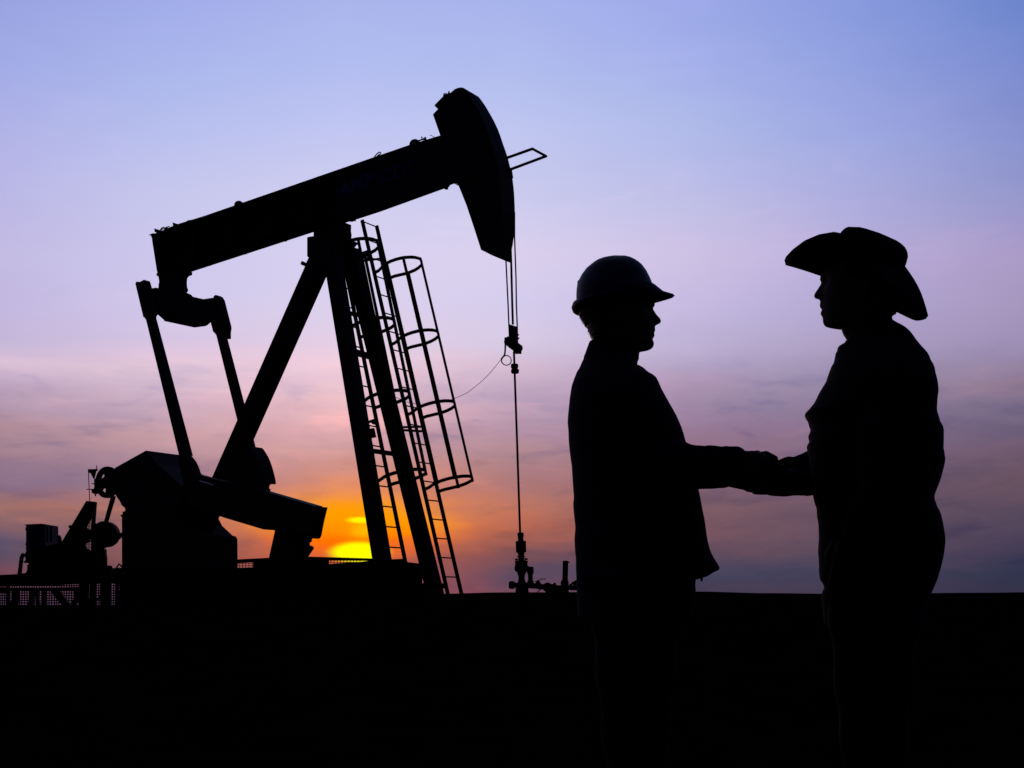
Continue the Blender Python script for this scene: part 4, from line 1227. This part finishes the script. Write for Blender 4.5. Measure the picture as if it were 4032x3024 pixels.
# hair at the back of the head
bm = bmesh.new()
rr = []
for v in range(800, 1190, 10):
    y = yL(v); xb = resample(back1, y); w = table(wt1, y) + 0.004
    jag = random.uniform(-0.8, 0.8)
    rr.append(ring(m1, (xb + (150 if v < 1000 else 150 - (v - 1000) * 0.45), y), (xb - 2 + jag, y), w * 0.99, 0, 2.4, 32))
loft(bm, rr)
for i in range(60):
    v = random.uniform(860, 1150); y = yL(v); xb = resample(back1, y); d = random.uniform(-0.03, 0.03)
    a = m1.P(xb + 6, y - 12, d); b = m1.P(xb - random.uniform(0, 5), y + 8, d); tube(bm, [a, (a + b) / 2, b], 0.0009, 3, r2=0.0003)
bm_obj('hair', bm, 'hair', p1)

# hard hat
hh1 = [((715, 168), (725, 168), .012), ((660, 171), (790, 173), .040), ((590, 182), (850, 189), .062), ((530, 196), (905, 217), .078), ((470, 218), (950, 247), .090), ((415, 252), (990, 282), .099), ((330, 322), (1042, 352), .108),
       ((272, 400), (1085, 437), .113), ((240, 465), (1106, 490), .116), ((219, 525), (1130, 545), .118), ((211, 580), (1146, 572), .119), ((208, 640), (1152, 600), .120), ((209, 700), (1152, 640), .120), ((212, 775), (1144, 668), .119), ((216, 815), (1136, 686), .118)]
def rounder(w, y, f):
    """the crown falls away to its sides, so that its ridge is what shows on top"""
    def g(p, cu, su, t): return p - Vector((0, 0, w * abs(su) ** 1.5 * (HY - y) / F * f))
    return g
rr = []
for i, (a, b, w) in enumerate(hh1):
    (ax, ay), (bx, by) = L_([a, b]); rr.append(ring(m1, (bx, by), (ax, ay), w, 0, 2.1, 64, rounder(w, ay, 1.15 * max(0, min(1, (11 - i) / 4.0)))))
bm = bmesh.new(); loft(bm, rr)
hat1 = bm_obj('hard_hat', bm, 'hard_hat', p1, smooth=True)
# brim: a lip all round that runs out to a peak in front
bm = bmesh.new(); rg = []
NB = 72
inn = rr[-2]
for k in range(NB):
    t = 2 * math.pi * k / NB; c_, s_ = math.cos(t), math.sin(t)
    fr = max(0.0, c_) ** 1.2
    bkk = max(0.0, -c_) ** 2
    # photo rows of the inner and outer edge, front to back
    q = (1 - c_) / 2
    yi = 636 * (1 - q) + 786 * q; yo = 646 * (1 - q) + 792 * q
    xi = 680 + 465 * c_; xo = 680 + (465 + 27) * c_ + fr * 190 - bkk * 22
    (Xi, Yi), (Xo, Yo) = L_([(xi, yi), (xo, yo)])
    wi = 0.117 * s_; wo = 0.131 * s_ * (1 - 0.62 * fr)
    thi = 0.0075 + 0.008 * fr + 0.006 * bkk; tho = 0.0042 + 0.0075 * bkk
    a = m1.P(Xi, Yi, 0) + m1.n * wi; b = m1.P(Xo, Yo, 0) + m1.n * wo
    z = Vector((0, 0, 1)); mid = a * 0.5 + b * 0.5 - z * 0.001
    rg.append([a + z * thi * 1.6, mid + z * (0.5 * thi + 0.5 * tho) * (0.9 if fr > .1 else 1.0), b + z * tho * 0.9, b + m1.e * (0.0035 * c_), b - z * tho * 0.9, mid - z * tho * 1.2, a - z * thi])
for k in range(NB):
    a, b = rg[k], rg[(k + 1) % NB]
    if k == 0: V = [[bm.verts.new(p) for p in r] for r in rg]
    A1, B1 = V[k], V[(k + 1) % NB]
    for j in range(7): bm.faces.new((A1[j], A1[(j + 1) % 7], B1[(j + 1) % 7], B1[j]))
bm_obj('brim', bm, 'hard_hat', hat1, smooth=True)

# ------------------------------------------------------------------ man in the cowboy hat (faces left)
m2 = Man(3440, '', False)
g2z = ground_z(m2.o.x, m2.o.y)
p2 = thing('person', 'man in a wide cowboy hat and bulky jacket facing left, at the right edge', 'person', (m2.o.x, m2.o.y, g2z))
front2 = M_([(520, 480), (505, 560), (500, 640), (495, 665), (490, 695), (496, 706), (503, 718), (503, 740), (490, 760), (478, 778), (460, 802), (440, 830), (430, 848), (427, 865), (430, 882), (440, 896), (455, 903), (483, 906), (493, 912),
             (494, 935), (492, 960), (490, 982), (494, 995), (505, 1008), (524, 1019), (508, 1034), (500, 1048), (498, 1065), (506, 1082), (520, 1102), (524, 1125), (525, 1150), (530, 1172), (538, 1190), (555, 1204), (580, 1212), (600, 1213),
             (650, 1214), (690, 1215), (716, 1221), (728, 1236), (732, 1252), (740, 1280), (756, 1308), (775, 1335), (790, 1356), (760, 1480)])
back2 = M_([(1400, 480), (1395, 640), (1370, 850), (1340, 960), (1325, 1030), (1300, 1060), (1279, 1070), (1282, 1120), (1293, 1147), (1310, 1160), (1340, 1250), (1380, 1480)])
base2 = M_([(530, 480), (520, 560), (515, 640), (515, 720), (520, 780), (522, 850), (522, 920), (525, 980), (530, 1030), (532, 1080), (538, 1130), (548, 1170), (570, 1195), (620, 1208), (690, 1214), (716, 1221), (728, 1236), (732, 1252),
            (740, 1280), (756, 1308), (775, 1335), (790, 1356), (760, 1480)])
wt2 = [(yM(480), .078), (yM(640), .082), (yM(800), .080), (yM(950), .075), (yM(1080), .068), (yM(1180), .062), (yM(1215), .060), (yM(1300), .062), (yM(1480), .085)]
bm = bmesh.new()
head_mesh(bm, m2, front2, back2, yM(420), yM(1480), wt2, base2, yM(735), yM(1020), yM(870), M_([(1000, 830)])[0])
cf2 = M_([(789, 1355), (780, 1366), (770, 1380), (758, 1400), (745, 1415), (725, 1426), (692, 1441), (684, 1452), (681, 1470), (682, 1498), (664, 1510), (661, 1526), (655, 1560), (650, 1590), (645, 1610), (636, 1645)]) + \
      O_([(478, 20), (466, 62), (450, 95), (437, 130), (425, 165), (420, 188), (395, 228), (370, 270), (352, 308), (340, 333), (325, 350), (305, 375), (278, 400), (290, 418), (302, 438), (308, 465), (314, 481), (320, 486), (317, 505), (313, 521),
          (303, 536), (303, 548), (311, 565), (309, 580), (300, 594), (292, 604), (296, 622), (310, 700), (325, 800), (333, 912), (338, 940), (346, 972), (357, 998), (359, 1025), (360, 1055), (366, 1082), (369, 1105), (371, 1150), (372, 1200), (369, 1240),
          (367, 1290), (371, 1330), (373, 1370), (373, 1410), (376, 1445), (382, 1470), (398, 1490), (412, 1510), (400, 1522), (392, 1540)])
cb2 = M_([(1293, 1147), (1320, 1166), (1350, 1185), (1380, 1198), (1410, 1215), (1442, 1236), (1470, 1262), (1492, 1286), (1510, 1310), (1530, 1342), (1550, 1370), (1580, 1408), (1610, 1445), (1640, 1478), (1665, 1510), (1682, 1535), (1692, 1560), (1698, 1588), (1718, 1625)]) + \
      O_([(1088, 5), (1102, 40), (1116, 64), (1128, 90), (1134, 128), (1141, 152), (1149, 190), (1153, 240), (1149, 265), (1145, 300), (1142, 368), (1154, 408), (1166, 448), (1182, 472), (1187, 495), (1187, 550), (1185, 610), (1191, 640), (1197, 685),
          (1192, 718), (1183, 752), (1172, 795), (1158, 835), (1143, 872), (1129, 908), (1126, 940), (1136, 965), (1145, 995), (1158, 1012), (1170, 1042), (1182, 1095), (1190, 1140), (1196, 1180), (1198, 1215), (1193, 1262), (1186, 1310), (1174, 1365), (1160, 1415), (1145, 1465),
          (1128, 1505), (1106, 1557)])
wc2 = [(1260, .068), (1300, .085), (1350, .105), (1400, .150), (1450, .195), (1520, .228), (1650, .240), (1850, .225), (2050, .205), (2200, .215), (2340, .210)]
trunk(bm, m2, cf2, cb2, 1420, 2300, wc2, 60)
for d in (-0.10, 0.10):
    limb(bm, m2, [(3450, 2360, d, .062), (3450, 2700, d, .062), (3455, 2980, d, .053), (3460, 3200, d, .050), (3465, 3530, d, .037)])
limb(bm, m2, [(3420, 1540, 0.18, .050), (3300, 1850, 0.22, .042), (3180, 1905, 0.13, .036), (3060, 1878, 0.05, .028)])
limb(bm, m2, [(3420, 1540, -0.15, .046), (3460, 1880, -0.20, .036), (3380, 2060, -0.17, .030)])
w2 = m2.P(3056, 1884, 0.012)
t2 = m1.P(2945, 1880, 0.020)
f2_ = (t2 - w2).normalized()
u2 = Vector((0, 0, 1)); u2 = (u2 - f2_ * u2.dot(f2_)).normalized()
hand(bm, w2, f2_, u2, -m2.n, curl=0.95, scale=1.12)
w2b = m2.P(3372, 2075, -0.165)
hand(bm, w2b, Vector((-m2.e.x * 0.25, -m2.e.y * 0.25, -0.97)).normalized(), -m2.e, m2.n, curl=0.35)
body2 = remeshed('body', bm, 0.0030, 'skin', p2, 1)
bm = bmesh.new()
loft(bm, garment_rows(m2, cf2, cb2, cb2[0][1], 2318, wc2))
st2 = P_([(1412, 674), (1440, 670), (1470, 668), (1500, 655), (1530, 641), (1560, 630), (1590, 622), (1625, 623), (1660, 630), (1700, 612), (1730, 600), (1760, 590), (1795, 570), (1830, 555)]) + [(3240, 1740), (3330, 1620), (3420, 1500)]
sb2 = P_([(1256, 1050), (1275, 1070), (1300, 1088), (1330, 1104), (1360, 1112), (1400, 1116), (1450, 1120), (1500, 1122), (1550, 1124), (1600, 1118), (1660, 1110), (1720, 1110), (1800, 1112), (1900, 1107)]) + [(3300, 1945), (3420, 1820), (3500, 1640)]
n_ = len(st2)
sw2 = [0.040 + 0.018 * min(1, i / 13) for i in range(n_)]
sd2 = [0.04 + 0.16 * min(1, i / 13) for i in range(n_)]
sleeve(bm, m2, st2, sb2, sw2, sd2)
loft(bm, [ring(m2, (x + r, y), (x - r, y), w, d, 2.1, 32) for x, y, r, w, d in ((3430, 1500, 85, .055, -.16), (3450, 1680, 92, .060, -.21), (3470, 1900, 84, .056, -.24), (3400, 2040, 74, .052, -.225), (3380, 2110, 62, .044, -.19))])
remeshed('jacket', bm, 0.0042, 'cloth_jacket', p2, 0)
tf2 = O_([(380, 1460), (410, 1512), (386, 1560), (400, 1700), (440, 2200), (500, 3620)])
tb2 = O_([(1160, 1415), (1128, 1505), (1106, 1557), (1080, 1640), (1020, 2200), (980, 3620)])
trousers(m2, p2, lambda y: resample(tf2, y), lambda y: resample(tb2, y), 2290, 3560)
boots(m2, p2, 3440, g2z)
bm = bmesh.new()
rr = []
for v in range(800, 1078, 10):
    y = yM(v); xb = resample(back2, y)
    rr.append(ring(m2, (xb - 140, y), (xb + 3 + random.uniform(-1, 2), y), table(wt2, y) + .003, 0, 2.4, 32))
loft(bm, rr)
for i in range(50):
    x, y = M_([(random.uniform(1282, 1322), random.uniform(1035, 1062))])[0]; d = random.uniform(-0.03, 0.03)
    a = m2.P(x, y, d); b = m2.P(x + random.uniform(-3, 2), y + random.uniform(3, 9), d); tube(bm, [a, b], 0.0011, 3, r2=0.0003)
bm_obj('hair', bm, 'hair', p2)

# cowboy hat
ch = [((830, 111), (880, 112), .030), ((800, 116), (940, 121), .050), ((770, 128), (1010, 141), .062), ((745, 146), (1090, 168), .070), ((725, 166), (1160, 193), .076), ((708, 188), (1235, 228), .081), ((700, 230), (1330, 274), .086),
      ((690, 270), (1385, 312), .089), ((680, 310), (1425, 352), .091), ((670, 360), (1447, 400), .093), ((660, 420), (1453, 445), .094), ((650, 480), (1440, 498), .094), ((640, 540), (1420, 552), .094), ((620, 640), (1400, 640), .093), ((600, 700), (1380, 760), .090)]
rr = []
for i, (a, b, w) in enumerate(ch):
    (ax, ay), (bx, by) = M_([a, b]); rr.append(ring(m2, (ax, ay), (bx, by), w, 0, 2.2, 64, rounder(w, ay, 1.1 * max(0, min(1, (12 - i) / 4.0)))))
bm = bmesh.new(); loft(bm, rr)
for v in bm.verts:                                     # the crease along the crown
    d = (v.co - m2.o).dot(m2.n); top_ = m2.P(3440, yM(300)).z
    if v.co.z > top_: v.co.z -= 0.006 * math.exp(-(d / 0.022) ** 2) * min(1, (v.co.z - top_) / 0.03)
hat2 = bm_obj('cowboy_hat', bm, 'felt', p2, smooth=True)
# brim: sides rolled up in front, falling behind; keys by angle from the front: inner (x,y), outer (x,y), half widths
keys = [(0, (600, 672), (122, 494), .00, .00), (10, (598, 665), (113, 462), .017, .032), (22, (600, 640), (190, 378), .036, .062), (38, (620, 600), (320, 281), .058, .098), (55, (665, 560), (480, 214), .076, .128), (72, (760, 545), (640, 189), .088, .148),
        (88, (900, 560), (760, 215), .095, .158), (104, (1030, 590), (900, 420), .094, .162), (120, (1150, 610), (1060, 760), .086, .160), (138, (1260, 610), (1230, 985), .068, .140), (152, (1330, 600), (1345, 1046), .048, .108),
        (163, (1370, 585), (1462, 1103), .030, .074), (170, (1396, 572), (1545, 1140), .018, .048), (176, (1405, 562), (1622, 1136), .008, .026), (180, (1412, 556), (1652, 1092), .00, .00)]
def kint(t):
    for a, b in zip(keys, keys[1:]):
        if t <= b[0]:
            s = (t - a[0]) / (b[0] - a[0]); L_i = lambda p, q: p + (q - p) * s
            return ((L_i(a[1][0], b[1][0]), L_i(a[1][1], b[1][1])), (L_i(a[2][0], b[2][0]), L_i(a[2][1], b[2][1])), L_i(a[3], b[3]), L_i(a[4], b[4]))
    return (keys[-1][1], keys[-1][2], 0, 0)
bm = bmesh.new(); V = []; NB = 120; NR = 7
for k in range(NB):
    t = 360.0 * k / NB; sgn = 1 if t <= 180 else -1; tt = t if t <= 180 else 360 - t
    (ix, iy), (ox, oy), wi, wo = kint(tt)
    prof = []
    for j in range(NR + 1):
        s = j / NR
        bul = math.sin(math.pi * s)
        bx = bul * (34 if tt > 150 else 0); by = -bul * (20 if tt > 150 else 0)
        X, Y = ix + (ox - ix) * s + bx, iy + (oy - iy) * s + by
        (PX, PY), = M_([(X, Y)])
        w_ = wi + (wo - wi) * s; dd = -1 if tt < 100 else (1 if tt > 132 else -1 + (tt - 100) / 16.0)
        dd *= s                                        # the edge seen is the near one in front, the far one behind
        q_ = m2.P(PX, PY, w_ * dd) - m2.n * (w_ * dd)
        prof.append(q_ + m2.n * (sgn * w_))
    V.append(prof)
up_, dn_ = [], []
for k in range(NB):
    u_r, d_r = [], []
    for j in range(NR + 1):
        tng = V[(k + 1) % NB][j] - V[k - 1][j]; rad_ = (V[k][min(j + 1, NR)] - V[k][max(j - 1, 0)])
        nn = tng.cross(rad_)
        nn = nn.normalized() if nn.length > 1e-9 else Vector((0, 0, 1))
        th = 0.0030 + 0.0022 * (j / NR) ** 3
        u_r.append(bm.verts.new(V[k][j] + nn * th)); d_r.append(bm.verts.new(V[k][j] - nn * th))
    up_.append(u_r); dn_.append(d_r)
for k in range(NB):
    q = (k + 1) % NB
    for j in range(NR):
        bm.faces.new((up_[k][j], up_[q][j], up_[q][j + 1], up_[k][j + 1])); bm.faces.new((dn_[k][j + 1], dn_[q][j + 1], dn_[q][j], dn_[k][j]))
    bm.faces.new((up_[k][NR], up_[q][NR], dn_[q][NR], dn_[k][NR])); bm.faces.new((up_[k][0], dn_[k][0], dn_[q][0], up_[q][0]))
bm_obj('brim', bm, 'felt', hat2, smooth=True)
